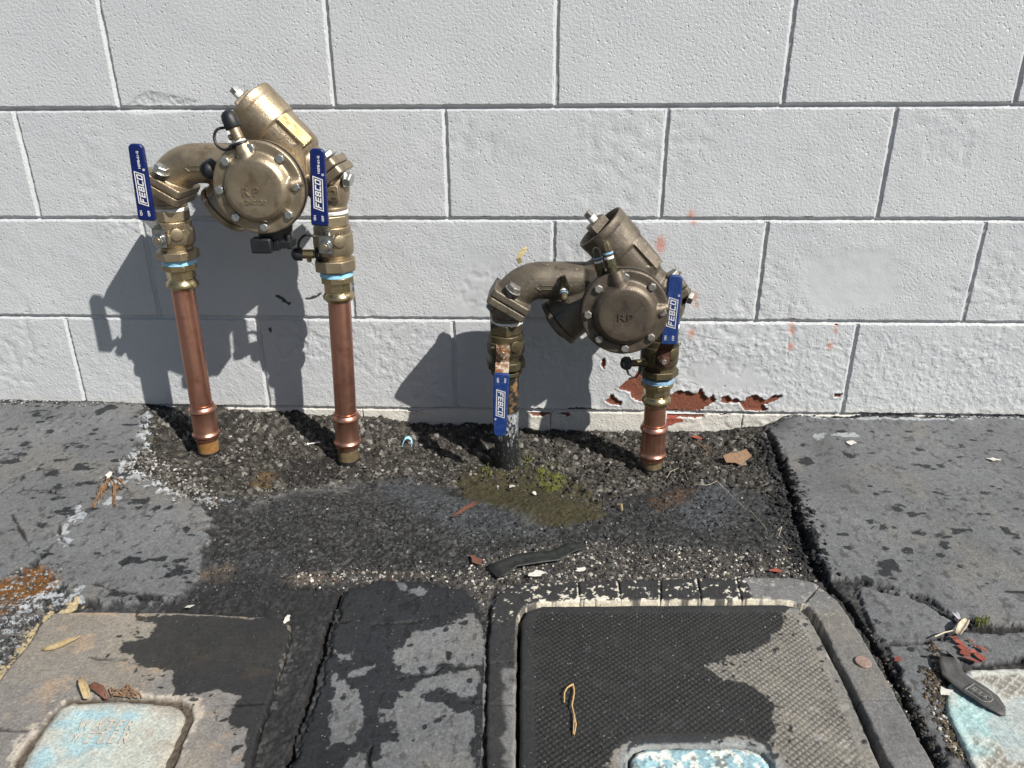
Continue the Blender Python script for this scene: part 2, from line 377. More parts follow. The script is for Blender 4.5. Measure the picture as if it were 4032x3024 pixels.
# ================================================================== GROUND
def Hbase(x, y):
    C = [(-1.6, 0, .016), (-1.2, 0, .015), (-.95, -.02, .008), (-.75, 0, .002), (-.6, 0, -.006), (-.44, 0, -.011), (-.2, 0, -.032), (0, 0, -.044), (.2, 0, -.044), (.34, 0, -.04), (.443, 0, -.030), (.52, 0, .0), (.7, 0, .002), (.97, 0, .002), (1.5, 0, .002),
         (-.69, -.14, -.034), (-.55, -.12, -.036), (-.40, -.14, -.050), (-.24, -.13, -.05), (-.09, -.14, -.058), (.05, -.14, -.058), (.2, -.14, -.06), (.36, -.12, -.04), (.46, -.12, -.02),
         (-.5, -.25, -.012), (-.3, -.25, -.018), (-.1, -.25, -.024), (.1, -.25, -.022), (.3, -.25, -.016),
         (-.9, -.15, 0), (-1.2, -.15, .006), (-.8, -.28, 0), (.6, -.12, 0), (.6, -.3, 0), (.9, -.2, 0), (1.3, -.3, 0)]
    for X in np.arange(-1.6, 1.7, .2): C += [(X, -.42, 0), (X, -.6, 0), (X, -.8, 0), (X, -1.0, 0)]
    if x.size < 3000:
        K = np.array(C); ww = 1/(((x[..., None]-K[:, 0])**2+(y[..., None]-K[:, 1])**2)+.0012)**1.8; return (ww*K[:, 2]).sum(-1)/ww.sum(-1)
    num = 0; den = 0
    for a, b, h in C:
        ww = 1/(((x-a)**2+(y-b)**2)+.0012)**1.8; num = num+ww*h; den = den+ww
    return num/den
_G = {}
def G(px, py):
    k = (tuple(np.atleast_1d(px)), tuple(np.atleast_1d(py)))
    if k not in _G: _G[k] = _G0(px, py)
    return _G[k]
def _G0(px, py):
    px = np.atleast_1d(np.asarray(px, float)); py = np.atleast_1d(np.asarray(py, float)); d = ray(px, py); z = np.zeros(len(px))
    for _ in range(6):
        P = CAM+d*((z-CZ)/d[:, 2])[:, None]; z = .4*z+.6*Hbase(P[:, 0], np.minimum(P[:, 1], 0))
    return P
def gp(pts):
    P = G([p[0] for p in pts], [p[1] for p in pts]); return [(a, b) for a, b in P[:, :2]]
def gz(pts):   # on the level pavement plane
    d = ray(np.array([p[0] for p in pts], float), np.array([p[1] for p in pts], float)); P = CAM+d*((-CZ)/d[:, 2])[:, None]; return [(a, b) for a, b in P[:, :2]]
c1 = lambda L: [(u/3.0, 1207+v/3.0) for u, v in L]
c2 = lambda L: [(737.3+u/3.0, 1207+v/3.0) for u, v in L]
c3 = lambda L: [(1474.7+u/3.0, 1207+v/3.0) for u, v in L]
c4 = lambda L: [(u/3.0, 823+v/3.0) for u, v in L]
def sub(pts, n=5):
    out = []
    for a, b in zip(pts[:-1], pts[1:]):
        for i in range(n): out.append((a[0]+(b[0]-a[0])*i/n, a[1]+(b[1]-a[1])*i/n))
    return out+[pts[-1]]
slabL = gp([(-400, 880), (-60, 872), (60, 868), (180, 862), (300, 874), (316, 905), (310, 950), (285, 985), (258, 1010), (240, 1030), (262, 1042), (292, 1022), (340, 1045), (385, 1070), (430, 1085), (450, 1110), (448, 1180), (430, 1230), (400, 1290), (300, 1303), (165, 1303), (150, 1285), (110, 1240), (80, 1212), (55, 1232), (20, 1250), (-500, 1265)])
slabR = gp([(1655, 912), (1800, 905), (2800, 900), (2900, 1345), (2130, 1352), (2080, 1342), (2010, 1300), (1920, 1270), (1850, 1255), (1795, 1250), (1765, 1200), (1735, 1130), (1716, 1060), (1695, 1000), (1672, 960), (1645, 935)])
slabR2 = gz([(1850, 1262), (1925, 1272), (2005, 1302), (2075, 1346), (2070, 1366), (1998, 1391), (1915, 1393), (1890, 1376), (1868, 1330)])
slabR3 = gz([(1915, 1394), (2000, 1390), (2072, 1362), (2130, 1366), (2900, 1372), (2900, 1420), (2300, 1422), (2085, 1436), (2030, 1470), (2035, 1530), (2100, 1690), (2060, 1690), (2000, 1580), (1950, 1480)])
slabM = gz([(748, 1274), (820, 1252), (930, 1257), (1010, 1277), (1040, 1320), (1050, 1360), (1050, 1450), (1035, 1760), (590, 1760), (630, 1655), (665, 1560), (700, 1460), (715, 1360)])
SLABS = [slabL, slabR, slabR2, slabR3, slabM]
lidL = gz([(-110, 1560), (0, 1472), (60, 1395), (92, 1345), (118, 1326), (220, 1322), (400, 1326), (560, 1334), (612, 1338), (630, 1352), (628, 1372), (606, 1450), (580, 1530), (560, 1590), (545, 1650), (520, 1780), (-300, 1780)])
holeL = gz([(130, 1535), (150, 1514), (300, 1512), (385, 1518), (409, 1532), (413, 1560), (395, 1600), (370, 1655), (340, 1730), (10, 1730), (40, 1640), (70, 1600), (110, 1556)])
insL = gz([(108, 1562), (130, 1532), (157, 1521), (270, 1519), (372, 1525), (393, 1533), (400, 1552), (380, 1600), (353, 1659), (320, 1725), (20, 1725), (50, 1659), (75, 1610)])
colO = gz([(1047, 1760), (1052, 1500), (1054, 1407), (1062, 1320), (1072, 1290), (1104, 1268), (1160, 1262), (1300, 1258), (1500, 1253), (1641, 1250), (1715, 1252), (1758, 1262), (1808, 1300), (1858, 1374), (1938, 1514), (2070, 1760)])
colI = gz([(1112, 1790), (1114, 1500), (1116, 1380), (1118, 1340), (1132, 1316), (1160, 1306), (1300, 1302), (1500, 1301), (1660, 1300), (1705, 1303), (1744, 1312), (1768, 1340), (1808, 1425), (1851, 1510), (1915, 1645), (1985, 1790)])
lidR = gz([(1122, 1790), (1124, 1500), (1125, 1390), (1127, 1345), (1140, 1322), (1171, 1312), (1400, 1310), (1600, 1309), (1691, 1308), (1722, 1315), (1745, 1335), (1770, 1378), (1828, 1490), (1890, 1635), (1955, 1790)])
holeR = gz([(1346, 1790), (1352, 1690), (1356, 1640), (1368, 1622), (1395, 1615), (1500, 1613), (1610, 1615), (1648, 1626), (1668, 1650), (1690, 1720), (1700, 1790)])
insR = gz([(1354, 1790), (1360, 1690), (1364, 1645), (1376, 1628), (1400, 1622), (1500, 1619), (1605, 1621), (1640, 1632), (1660, 1655), (1680, 1720), (1690, 1790)])
lidF = gz([(2050, 1478), (2085, 1450), (2150, 1444), (2900, 1430), (3100, 1800), (2190, 1800), (2101, 1655), (2045, 1540), (2041, 1507)])
cracks = [(gp(sub(c4([(0, 740), (60, 700), (140, 660), (150, 610), (250, 575)]))), .004, .006), (gp(sub(c4([(140, 665), (150, 712), (300, 715), (390, 745)]))), .003, .005),
          (gp(sub(c4([(80, 870), (120, 950), (150, 1000), (190, 1080), (230, 1120)]))), .002, .003), (gp(sub(c4([(470, 1075), (400, 1040), (340, 1060), (300, 1105)]))), .003, .004), (gp(sub(c4([(600, 820), (500, 860), (440, 890), (380, 930), (400, 1040)]))), .003, .004),
          (gz([(735, 1278), (722, 1310), (708, 1345), (698, 1385), (688, 1430), (672, 1480), (655, 1540), (638, 1590), (620, 1650), (595, 1740)]), .0045, .012),
          (gp([(1655, 928), (1672, 965), (1690, 1010), (1702, 1050), (1712, 1100), (1735, 1160), (1755, 1215), (1790, 1262)]), .009, .012),
          (gz([(1790, 1262), (1830, 1300), (1862, 1350), (1885, 1385), (1912, 1430), (1945, 1490), (1975, 1560), (2010, 1625), (2070, 1740)]), .006, .013),
          (gz([(1850, 1262), (1900, 1275), (1960, 1290), (2000, 1304), (2030, 1325), (2065, 1348), (2095, 1352)]), .0038, .009), (gz([(1900, 1390), (1950, 1391), (2000, 1386), (2045, 1368), (2095, 1352)]), .0026, .006), (gz([(2095, 1354), (2160, 1360), (2300, 1362), (2900, 1362)]), .005, .005),
          (gz(c2([(0, 412), (100, 402), (200, 432), (300, 428), (420, 418), (560, 400)])), .0018, .003), (gz(c2([(330, 780), (450, 765), (600, 745), (640, 715), (760, 705), (860, 700)])), .0025, .004), (gz(c2([(620, 860), (700, 905), (760, 925), (870, 940), (960, 950)])), .0022, .004), (gz(c2([(200, 1220), (170, 1300), (180, 1400)])), .002, .003),
          (gp([(455, 1290), (520, 1275), (600, 1262), (680, 1268), (740, 1275)]), .002, .003), (gp([(205, 1262), (250, 1280), (330, 1288), (400, 1290)]), .003, .004)]
gravelZ = gp([(316, 878), (700, 880), (1660, 925), (1695, 1010), (1700, 1090), (1640, 1060), (1560, 1050), (1450, 1050), (1330, 1075), (1290, 1100), (1180, 1050), (980, 1050), (800, 1040), (640, 1055), (560, 1075), (480, 1070), (400, 1070), (340, 1045), (262, 1010), (312, 950)])
chipsZ = gz([(600, 1235), (760, 1222), (1000, 1232), (1100, 1180), (1300, 1165), (1500, 1180), (1700, 1190), (1770, 1245), (1640, 1249), (1300, 1256), (1100, 1266), (1068, 1290), (1050, 1340), (1040, 1290), (1010, 1270), (900, 1248), (740, 1262), (640, 1258)])
moss = gp([(985, 1040), (1010, 1010), (1060, 1000), (1150, 1003), (1215, 1030), (1260, 1055), (1300, 1085), (1310, 1115), (1220, 1135), (1130, 1130), (1075, 1090), (1000, 1070)])
moss2 = gp([(1160, 1010), (1205, 1020), (1225, 1045), (1190, 1060), (1165, 1045)])
rustm = gz([(-40, 1290), (0, 1262), (40, 1250), (60, 1228), (85, 1228), (122, 1258), (90, 1280), (60, 1300), (0, 1325), (-60, 1330)])
rust2 = gp([(535, 1045), (560, 1018), (600, 1020), (600, 1045), (570, 1055)]); rust3 = gp([(1400, 1075), (1460, 1050), (1500, 1052), (1480, 1085), (1420, 1100)])
brown = gz([(420, 1235), (470, 1215), (505, 1222), (500, 1250), (450, 1255)]); brown2 = gz([(610, 1250), (650, 1232), (740, 1240), (700, 1257), (640, 1260)])
mud = gp([(600, 1035), (630, 990), (700, 985), (735, 990), (730, 1030), (690, 1050), (640, 1048)])
tarband = gp([(1640, 940), (1668, 955), (1705, 1010), (1735, 1110), (1790, 1230), (1770, 1248), (1720, 1230), (1690, 1130), (1665, 1050), (1650, 990)])
midrough = gp([(400, 1060), (600, 1080), (820, 1075), (1000, 1090), (1200, 1150), (1300, 1110), (1450, 1060), (1560, 1055), (1690, 1110), (1750, 1240), (1100, 1260), (740, 1275), (400, 1300)])
wetM_dry = [gz(c2(p)) for p in ([(330, 700), (345, 640), (360, 590), (430, 520), (500, 470), (600, 445), (700, 430), (750, 390), (850, 370), (900, 430), (940, 520), (935, 640), (900, 690), (800, 690), (640, 700), (560, 745), (450, 765), (370, 750)],
    [(250, 985), (330, 950), (400, 870), (480, 800), (700, 750), (870, 720), (905, 800), (870, 900), (760, 920), (650, 870), (560, 860), (500, 900), (560, 940), (700, 950), (750, 1010), (860, 980), (870, 1100), (860, 1180), (850, 1500), (180, 1500), (220, 1356), (260, 1190), (340, 1180), (370, 1200), (330, 1080), (260, 1060)],
    [(-60, 740), (60, 820), (130, 850), (130, 1100), (90, 1150), (60, 1200), (-100, 1250)], [(360, 150), (400, 150), (440, 180), (500, 195), (560, 220), (540, 235), (430, 225), (380, 190)], [(60, 1300), (120, 1270), (160, 1290), (160, 1400), (20, 1400)], [(-40, 600), (40, 620), (50, 660), (0, 690), (-40, 680)], [(60, 730), (190, 700), (230, 680), (220, 720), (150, 760), (40, 775)])]
spotsR = [(2030, 1010, 14, 5), (1912, 1225, 26, 9), (1905, 1240, 22, 8), (1880, 1132, 14, 5), (1905, 1142, 26, 5), (1835, 1190, 12, 7), (1960, 1195, 14, 8), (2035, 1175, 10, 7), (1990, 1155, 18, 5), (1920, 1190, 12, 4), (1970, 1115, 18, 5), (1940, 1105, 10, 5), (1745, 1000, 22, 7), (1830, 985, 9, 4), (1985, 975, 10, 3), (2070, 1225, 12, 6), (1870, 1255, 14, 6),
          (215, 890, 14, 7), (120, 845, 12, 4), (110, 905, 6, 3), (32, 930, 22, 3), (60, 970, 12, 3), (75, 995, 8, 4), (20, 1000, 16, 4), (40, 985, 18, 4), (112, 1026, 10, 5), (110, 935, 8, 3), (345, 1250, 26, 7), (260, 1285, 22, 8), (270, 1220, 12, 6), (380, 1215, 10, 6), (345, 1185, 10, 5), (340, 1100, 8, 5), (330, 1150, 5, 3), (300, 1100, 10, 4), (370, 1098, 12, 5), (315, 1085, 8, 4), (280, 868, 10, 6), (240, 882, 14, 5)]
darkA = gz([(640, 1275), (740, 1275), (705, 1345), (690, 1430), (650, 1560), (610, 1680), (560, 1680), (575, 1600), (620, 1450), (650, 1360)])
darkB = gz([(420, 1262), (480, 1235), (560, 1230), (640, 1262), (740, 1262), (720, 1300), (640, 1345), (600, 1328), (360, 1318), (390, 1290)])
def ground_fields(x, y):
    hb = Hbase(x, np.minimum(y, 0)); n1 = fbm(x*60, y*60, 3, 3)-.5; n2 = fbm(x*240, y*240, 2, 8)-.5
    n3 = fbm(x*520, y*520, 2, 9)-.5; warp = n1*.013+n2*.006+n3*.002
    ss = [sdf(x, y, p)+warp for p in SLABS]; ss[0] = ss[0]+n1*.024+n2*.006; sid = np.argmax(ss, 0); sm = np.max(ss, 0)
    isl = sst(-.001, .003, sm)
    # rough bed
    f1, f2, cid = worley(x*190, y*190, 4); g1, g2, gid = worley(x*120+.3*n1, y*120, 21)
    gz_ = sst(-.006, .01, sdf(x, y, gravelZ)+warp*1.5); cz = sst(-.005, .01, sdf(x, y, chipsZ)+warp*1.5)
    h = hb-.004+.0026*(1-f1*1.2)*(.3+.8*cid)+.006*n1+.002*n2
    h = np.where(gz_ > 0, h+gz_*(.0042*np.clip(1-g1*1.25, 0, 1)*(.3+.9*gid)+.012*n1), h)
    col = np.zeros(x.shape+(3,))+np.array([.026, .0265, .027]); k = (.6+.8*fbm(x*25, y*25, 4, 30))[..., None]
    ag = (cid**2)[..., None]; col = col*(.45+ag*2.1)*k
    lite = sst(.5, .72, fbm(x*9, y*9, 4, 33))*(1-gz_)
    col = mix(col, (.052, .055, .060), lite*.4)
    gc = np.array([.034, .031, .026])*(.40+gid[..., None]**2*2.6)*k
    gc = mix(gc, (.20, .195, .18), (gid > .93)*.8)
    col = col*(1-gz_[..., None])+gc*gz_[..., None]
    cc = np.array([.055, .050, .044])*(.5+cid[..., None]*1.3); cc = mix(cc, (.42, .40, .36), (cid > .945)*.9)
    col = col*(1-.8*cz[..., None])+cc*.8*cz[..., None]
    # slabs
    st = .0045-.0014*(x > 1.9)
    hs = np.where(sid == 1, hb+.003, np.where(sid == 0, hb+.003, hb+.002))
    hs = hs+.0025*(fbm(x*18, y*18, 3, 41)-.5)+.0005*(f1-.5)
    edge = sst(0, .005, sm); hs = hs-.004*(1-edge)
    h = h*(1-isl)+hs*isl
    sc = np.array([.122, .127, .134])*(.80+.42*fbm(x*14, y*14, 5, 50))[..., None]*(.78+.42*fbm(x*4.5, y*4.5, 3, 51))[..., None]
    sc = mix(sc, (.155, .149, .134), sst(.5, .75, fbm(x*11, y*11, 4, 52))*.55)
    sc = mix(sc, (.04, .041, .044), (1-sst(0, .008, sm+.02*n1))*.5)
    pit = sst(.66, .70, fbm(x*130, y*75, 3, 55))*.7; sc = mix(sc, (.05, .05, .05), pit)
    
    aggl = (cid > .9)*(f1 < .4)*.35; sc = mix(sc, (.2, .19, .17), aggl)
    col = col*(1-isl[..., None])+sc*isl[..., None]
    wet = np.full(x.shape, -.05)
    dry = np.maximum.reduce([sdf(x, y, p) for p in wetM_dry])
    wm = -dry+warp*1.3+.0008; wm = np.where((sid == 4) & (sm > 0), wm, -.05); wet = np.maximum(wet, wm)
    wet = np.where((sid == 4) & (sm > 0), np.maximum(wet, (fbm(x*70, y*70, 3, 61)-.73)*.05), wet)
    wet = np.where((sid < 4) & (sm > 0), np.maximum(wet, (fbm(x*38, y*60, 5, 57)+.05*(sid == 0)-.035+.05*sst(.45, .7, fbm(x*6, y*6, 2, 58))-.715)*.045), wet)
    for px, py, a, b in spotsR:
        q = G([px, px+a, px], [py, py, py+b]); ra = abs(q[1, 0]-q[0, 0]); rb = abs(q[2, 1]-q[0, 1])+.002
        mk = (abs(x-q[0, 0]) < ra*2) & (abs(y-q[0, 1]) < rb*2)
        e = (1-np.sqrt(((x-q[0, 0])/ra)**2+((y-q[0, 1])/rb)**2))*min(ra, rb)-.002+n1*.022+n2*.012
        wet = np.where(mk, np.maximum(wet, e), wet)
    # moss, rust, crust, mud
    for poly, c, am in ((moss, (.042, .036, .012), .8), (moss2, (.09, .10, .010), .7), (rustm, (.15, .062, .012), .95), (rust2, (.11, .065, .015), .6), (rust3, (.085, .045, .022), .6), (brown, (.11, .085, .06), .8), (brown2, (.13, .10, .075), .75), (mud, (.012, .011, .011), .9), (tarband, (.010, .010, .011), .93)):
        s = sst(-.008, .008, sdf(x, y, poly)+warp*1.6); gr = .6+.8*fbm(x*300, y*300, 2, 70)
        col = mix(col, np.array(c), s*am*(1-.9*isl if poly is not rustm else 1))*(1+(gr[..., None]-1)*(s*.8)[..., None]); 
        if poly in (moss, moss2, rustm): h = h+s*.003*fbm(x*400, y*400, 2, 71)
        if poly is mud or poly is tarband: h = h+s*(1-isl)*(.008*(n1+n2)-.003)
    for pl_, am in ((darkA, .72), (darkB, .6)):
        col = mix(col, np.array([.0175, .0178, .019])*(.6+.8*fbm(x*180, y*180, 3, 73))[..., None], sst(-.006, .006, sdf(x, y, pl_)+warp*2)*am)
    fade = gp([(540, 1100), (640, 1060), (740, 1060), (760, 1040), (640, 1050), (560, 1080)])
    bluish = gp([(1460, 1090), (1530, 1040), (1590, 1045), (1600, 1100), (1540, 1140), (1470, 1130)]); bl2 = gp([(820, 1040), (900, 1030), (1000, 1075), (1130, 1100), (1180, 1150), (1000, 1150), (900, 1110)])
    for poly, c in ((fade, (.17, .17, .165)), (bluish, (.075, .083, .098)), (bl2, (.07, .078, .088))):
        col = mix(col, c, sst(-.02, .02, sdf(x, y, poly)+warp*1.5)*(.3+.7*cid)*.75*(1-isl))
    cr = np.full(x.shape, 9.0)
    for pl, wd in (([(318, 885), (314, 930), (308, 965), (285, 990), (262, 1012)], .009), ([(240, 1035), (262, 1045), (292, 1024), (340, 1048), (385, 1070), (440, 1080), (480, 1075)], .013), ([(-300, 866), (0, 866), (100, 858), (200, 857), (300, 866)], .010), ([(1690, 905), (1850, 906), (2000, 908), (2120, 905), (2400, 905)], .007), ([(150, 1290), (90, 1275), (60, 1310), (20, 1360), (-30, 1420)], .016), ([(170, 1100), (140, 1150), (150, 1190)], .008), ([(1770, 945), (1860, 945)], .010), ([(250, 1080), (180, 1110), (140, 1160)], .007), ([(1075, 1310), (1066, 1295), (1095, 1270), (1150, 1262)], .004)):
        cr = np.minimum(cr, seg_dist(x, y, gp(pl))/wd)
    cm = sst(.55, .60, fbm(x*95, y*95, 4, 80)+.16*np.clip(1-cr, 0, 1)-.10*sst(.9, 1.8, cr)-.25*sst(1.2, 2.2, cr))*(cr < 2.2)
    col = mix(col, (.35, .375, .40), cm*.85)
    cream = seg_dist(x, y, gz([(150, 1313), (110, 1320), (88, 1345), (50, 1400), (0, 1465), (-60, 1540)]))
    col = mix(col, (.42, .34, .20), sst(.5, .6, fbm(x*80, y*80, 3, 84)+.22*(1-cream/.012))*(cream < .02)*.9)
    for pl, wd, dp in cracks:
        d = seg_dist(x, y, pl)+n1*(.006+wd*.6)+n2*.003; mm = 1-sst(wd*.35, wd*1.0, d); h = h-dp*mm
        col = mix(col, (.010, .010, .010), (1-sst(wd*.4, wd*.95, d))*.85)
    # chambers below the lids
    for poly in (lidL, colO, lidF):
        s = sdf(x, y, poly); e0 = -.0005 if poly is not colO else .0025; h = np.where(s > e0, -.032*sst(e0, e0+.004, s)+h*(1-sst(e0, e0+.004, s)), h); col = mix(col, (.035, .031, .025), sst(-.003, .004, s)*.8); wet = np.where(s > -.004, -.05, wet)
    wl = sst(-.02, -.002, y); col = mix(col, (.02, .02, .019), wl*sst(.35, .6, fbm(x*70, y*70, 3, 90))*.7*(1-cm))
    fleck = np.clip(.35+cz*1.0+.2*isl+.3*gz_, 0, 1)
    return h, col, wet, isl, sid, sm, fleck
def fan(nc, nr):
    s = np.linspace(0, 1, nr); y = -1.0+(1.0+.012)*(s*.72+.28*s**1.6)
    t = np.linspace(0, 1, nc); sy = (y+1)/1.012
    x0 = -.70-.72*sy; x1 = .62+.62*sy
    X = x0[:, None]+(x1-x0)[:, None]*t[None, :]; Y = np.repeat(y[:, None], nc, 1); return X, Y
NC, NR = 1060, 500
X, Y = fan(NC, NR); h, col, wet, isl, sid, sm, fleck = ground_fields(X, Y)
GV = np.stack([X, Y, h], -1).reshape(-1, 3)
_gy = Y[:, 0].copy(); _gx = X; _gh = h
def ground_h(x, y):
    r = min(max(int(np.searchsorted(_gy, y)), 1), NR-2); c = min(max(int((x-_gx[r, 0])/(_gx[r, -1]-_gx[r, 0])*(NC-1)), 1), NC-2)
    return float(_gh[r-1:r+2, c-1:c+2].max())
idx = np.arange(NR*NC).reshape(NR, NC)
Q = np.stack([idx[:-1, :-1], idx[:-1, 1:], idx[1:, 1:], idx[1:, :-1]], -1).reshape(-1, 4)
ga = {'tint': np.clip(col, 0, 1).reshape(-1, 3), 'wet': wet.reshape(-1), 'fleck': fleck.reshape(-1)}
qs = np.where(((isl > .5) & (h > -.022+Hbase(X, np.minimum(Y, 0)))), sid, -1).reshape(-1)[Q[:, 0]]
def grid_obj(name, sel, mat, parent=None):
    v, q, a = compact(GV, Q[sel], ga); return link(name, rawmesh(name, v, q, True, a), mat, parent)
ground = tag(grid_obj('ground', qs < 0, M['ground']), kind='structure')
for k, lb in enumerate(('smooth grey asphalt slab at the left with stains', 'smooth grey asphalt slab at the right', 'small cracked asphalt piece', 'asphalt strip beside the painted lid', 'asphalt patch between the two lids')):
    o = grid_obj('asphalt_slab', qs == k, M['slab'], ground); o['label'] = lb
# plain ground beyond, a ring that butts to the surveyed sheet
x0, x1, x2, x3 = X[0, 0], X[0, -1], X[-1, 0], X[-1, -1]
ring = MB(); zb = -.004
ring.add([(x0, -1, zb), (x1, -1, zb), (x3, .012, zb), (x2, .012, zb), (-60, -60, zb), (60, -60, zb), (60, .012, zb), (-60, .012, zb), (60, 60, zb), (-60, 60, zb)], [[4, 5, 1, 0], [5, 6, 2, 1], [4, 0, 3, 7]])
pm = NT('pavement_asphalt'); pc = pm.mix(pm.ramp(pm.noise(6, 6), .35, .65), (.075, .076, .078), (.115, .114, .112))
pave = ring.build('pavement', pm.out(pc, .8, 0, pm.bump(pm.noise(160, 4), .002))); tag(pave, kind='structure')

# ---------------------------------------------------------------- lids
def sheet(name, inside, bbox, res, hf, mat, parent=None, cut=-.004, loc=(0, 0, 0)):
    x = np.arange(bbox[0], bbox[1], res); y = np.arange(bbox[2], bbox[3], res); X, Y = np.meshgrid(x, y)
    s, z, c, wt, fl = hf(X, Y); i = np.arange(X.size).reshape(X.shape)
    q = np.stack([i[:-1, :-1], i[:-1, 1:], i[1:, 1:], i[1:, :-1]], -1).reshape(-1, 4); sv = s.reshape(-1)
    q = q[(sv[q] > cut).all(1)]
    v, q, a = compact(np.stack([X, Y, z], -1).reshape(-1, 3), q, {'tint': np.clip(c, 0, 1).reshape(-1, 3), 'wet': wt.reshape(-1), 'fleck': fl.reshape(-1)})
    return v, q, a
def edgez(s, top, r=.003, deep=.03):
    return top-.0022*(1-sst(0, r, s))-deep*(1-sst(-.0022, .0, s))
def bb(poly, m=.006, ymin=-1.0):
    p = np.array(poly); return (p[:, 0].min()-m, p[:, 0].max()+m, max(p[:, 1].min()-m, ymin), p[:, 1].max()+m)
def mesh_thing(name, vqa, mat, parent=None):
    v, q, a = vqa; ctr = np.array([(v[:, 0].min()+v[:, 0].max())/2, (v[:, 1].min()+v[:, 1].max())/2, 0.]); return link(name, rawmesh(name, v-ctr, q, True, a), mat, parent, tuple(ctr) if parent is None else tuple(ctr))
wetL = gz(c1([(880, 375), (1200, 378), (1850, 400), (1885, 480), (1800, 800), (1740, 1000), (1600, 1500), (1585, 1290), (1600, 1130), (1575, 1115), (1540, 1130), (1490, 1085), (1482, 1040), (1520, 960), (1555, 905), (1480, 878), (1380, 870), (1300, 895), (1220, 895), (1150, 860), (1110, 800), (1115, 745), (1075, 725), (1040, 735), (1000, 720), (930, 725), (900, 690), (865, 660), (850, 630), (800, 620), (780, 590), (800, 555), (870, 545), (950, 515), (985, 480), (1020, 440), (960, 420), (890, 425)]))
crackL = [gz(c1([(1215, 985), (1300, 968), (1400, 972), (1500, 958), (1720, 955)])), gz(c1([(-200, 1110), (0, 1115), (90, 1128), (185, 1125)])), gz(c1([(560, 640), (660, 660), (820, 665)]))]
def f_lidL(x, y):
    n = fbm(x*50, y*50, 4, 101)-.5; n2 = fbm(x*200, y*200, 2, 104)-.5
    s = sdf(x, y, lidL)+n*.004; hs_ = -sdf(x, y, holeL)-.002-.008*np.abs(n)+n*.004; dirt_ = sst(.0012, -.0012, hs_)
    z = edgez(s, .003, .004)-dirt_*(.0075-.004*fbm(x*160, y*160, 3, 103))+.0008*n+.0004*n2+.001*(fbm(x*9, y*9, 2, 102)-.5)
    c = np.array([.215, .195, .165])*(.72+.55*fbm(x*16, y*16, 5, 105))[..., None]
    c = mix(c, (.155, .15, .148), sst(.45, .7, fbm(x*7+3, y*7, 4, 106))*.75)
    c = mix(c, (.17, .165, .16), sst(.0, .2, x+.42)*.7)
    c = mix(c, (.34, .25, .17), sst(.58, .72, fbm(x*22, y*30, 4, 107))*.5)
    c = mix(c, (.5, .45, .38), sst(.56, .62, fbm(x*90, y*90, 4, 109)+.22*(1-np.clip(-sdf(x, y, holeL)/.010, 0, 2.2)))*.6)
    c = mix(c, (.05, .045, .04), (1-sst(0, .004, s))*.6); c = mix(c, np.array([.075, .06, .045])*(.4+1.2*fbm(x*200, y*200, 3, 118))[..., None], dirt_)
    for p in crackL:
        d = seg_dist(x, y, p)+n*.006; z = z-.0025*(1-sst(.0003, .0016, d)); c = mix(c, (.03, .028, .025), (1-sst(.0006, .002, d))*.8)
    wt = sdf(x, y, wetL)+n*.012+n2*.006+(fbm(x*420, y*420, 2, 108)-.5)*.003; wt = np.where(np.abs(wt) < .02, np.maximum(wt, (fbm(x*140, y*140, 2, 110)-.72)*.03), wt)
    fade = sst(.03, 0, np.abs(wt))
    return s, z, c, wt, np.full(x.shape, .25)
lid = mesh_thing('utility_box_lid', sheet('l', None, bb(lidL), .0019, f_lidL, M['conc']), M['conc'])
tag(lid, 'tan concrete utility box lid at the lower left, half darkened by a wet stain', 'lid')
def f_insL(x, y):
    n = fbm(x*50, y*50, 4, 111)-.5; s = sdf(x, y, insL)+n*.004
    z = edgez(s, .0035, .006, .03)+.0008*(fbm(x*120, y*120, 3, 112)-.5)
    c = np.array([.42, .44, .40])*(.8+.35*fbm(x*18, y*18, 4, 113))[..., None]
    c = mix(c, (.29, .42, .46), sst(.47, .66, fbm(x*14+1, y*20, 4, 114)))
    c = mix(c, (.33, .30, .25), sst(.58, .7, fbm(x*40, y*40, 4, 115))*.6)
    c = mix(c, (.30, .27, .23), (1-sst(0, .018, s))*.7)
    return s, z, c, np.full(x.shape, -.05), np.full(x.shape, .1)
ins = mesh_thing('meter_reading_lid', sheet('l', None, bb(insL), .0018, f_insL, M['insert']), M['insert'])
tag(ins, 'pale blue painted insert lid reading WATER METER inside the tan concrete lid', 'lid')
M['inscr'] = simple('worn_raised_letters', (.52, .46, .37), (.42, .42, .39), .8, 0, 300, 600, .0006)
lt = MB(); P = lambda px, py, z=.004: np.array([*gz([(px, py)])[0], z])
def ground_text(mb, s, a, b, hh, z, depth):
    A, B = P(*a), P(*b); A[2] = B[2] = z; X = (B-A)/np.linalg.norm(B-A); Yv = np.array([-X[1], X[0], 0]); put_text(mb, s, hh, (A+B)/2, X, Yv, depth, .0, W=np.linalg.norm(B-A))
ground_text(lt, 'W A T E R', c1([(520, 1100)])[0], c1([(875, 1108)])[0], .0135, .0067, .0005)
ground_text(lt, 'M E T E R', c1([(470, 1185)])[0], c1([(845, 1188)])[0], .0145, .0067, .0005)
lo = lt.build('lettering', M['inscr'], ins); lo.location = -ins.location
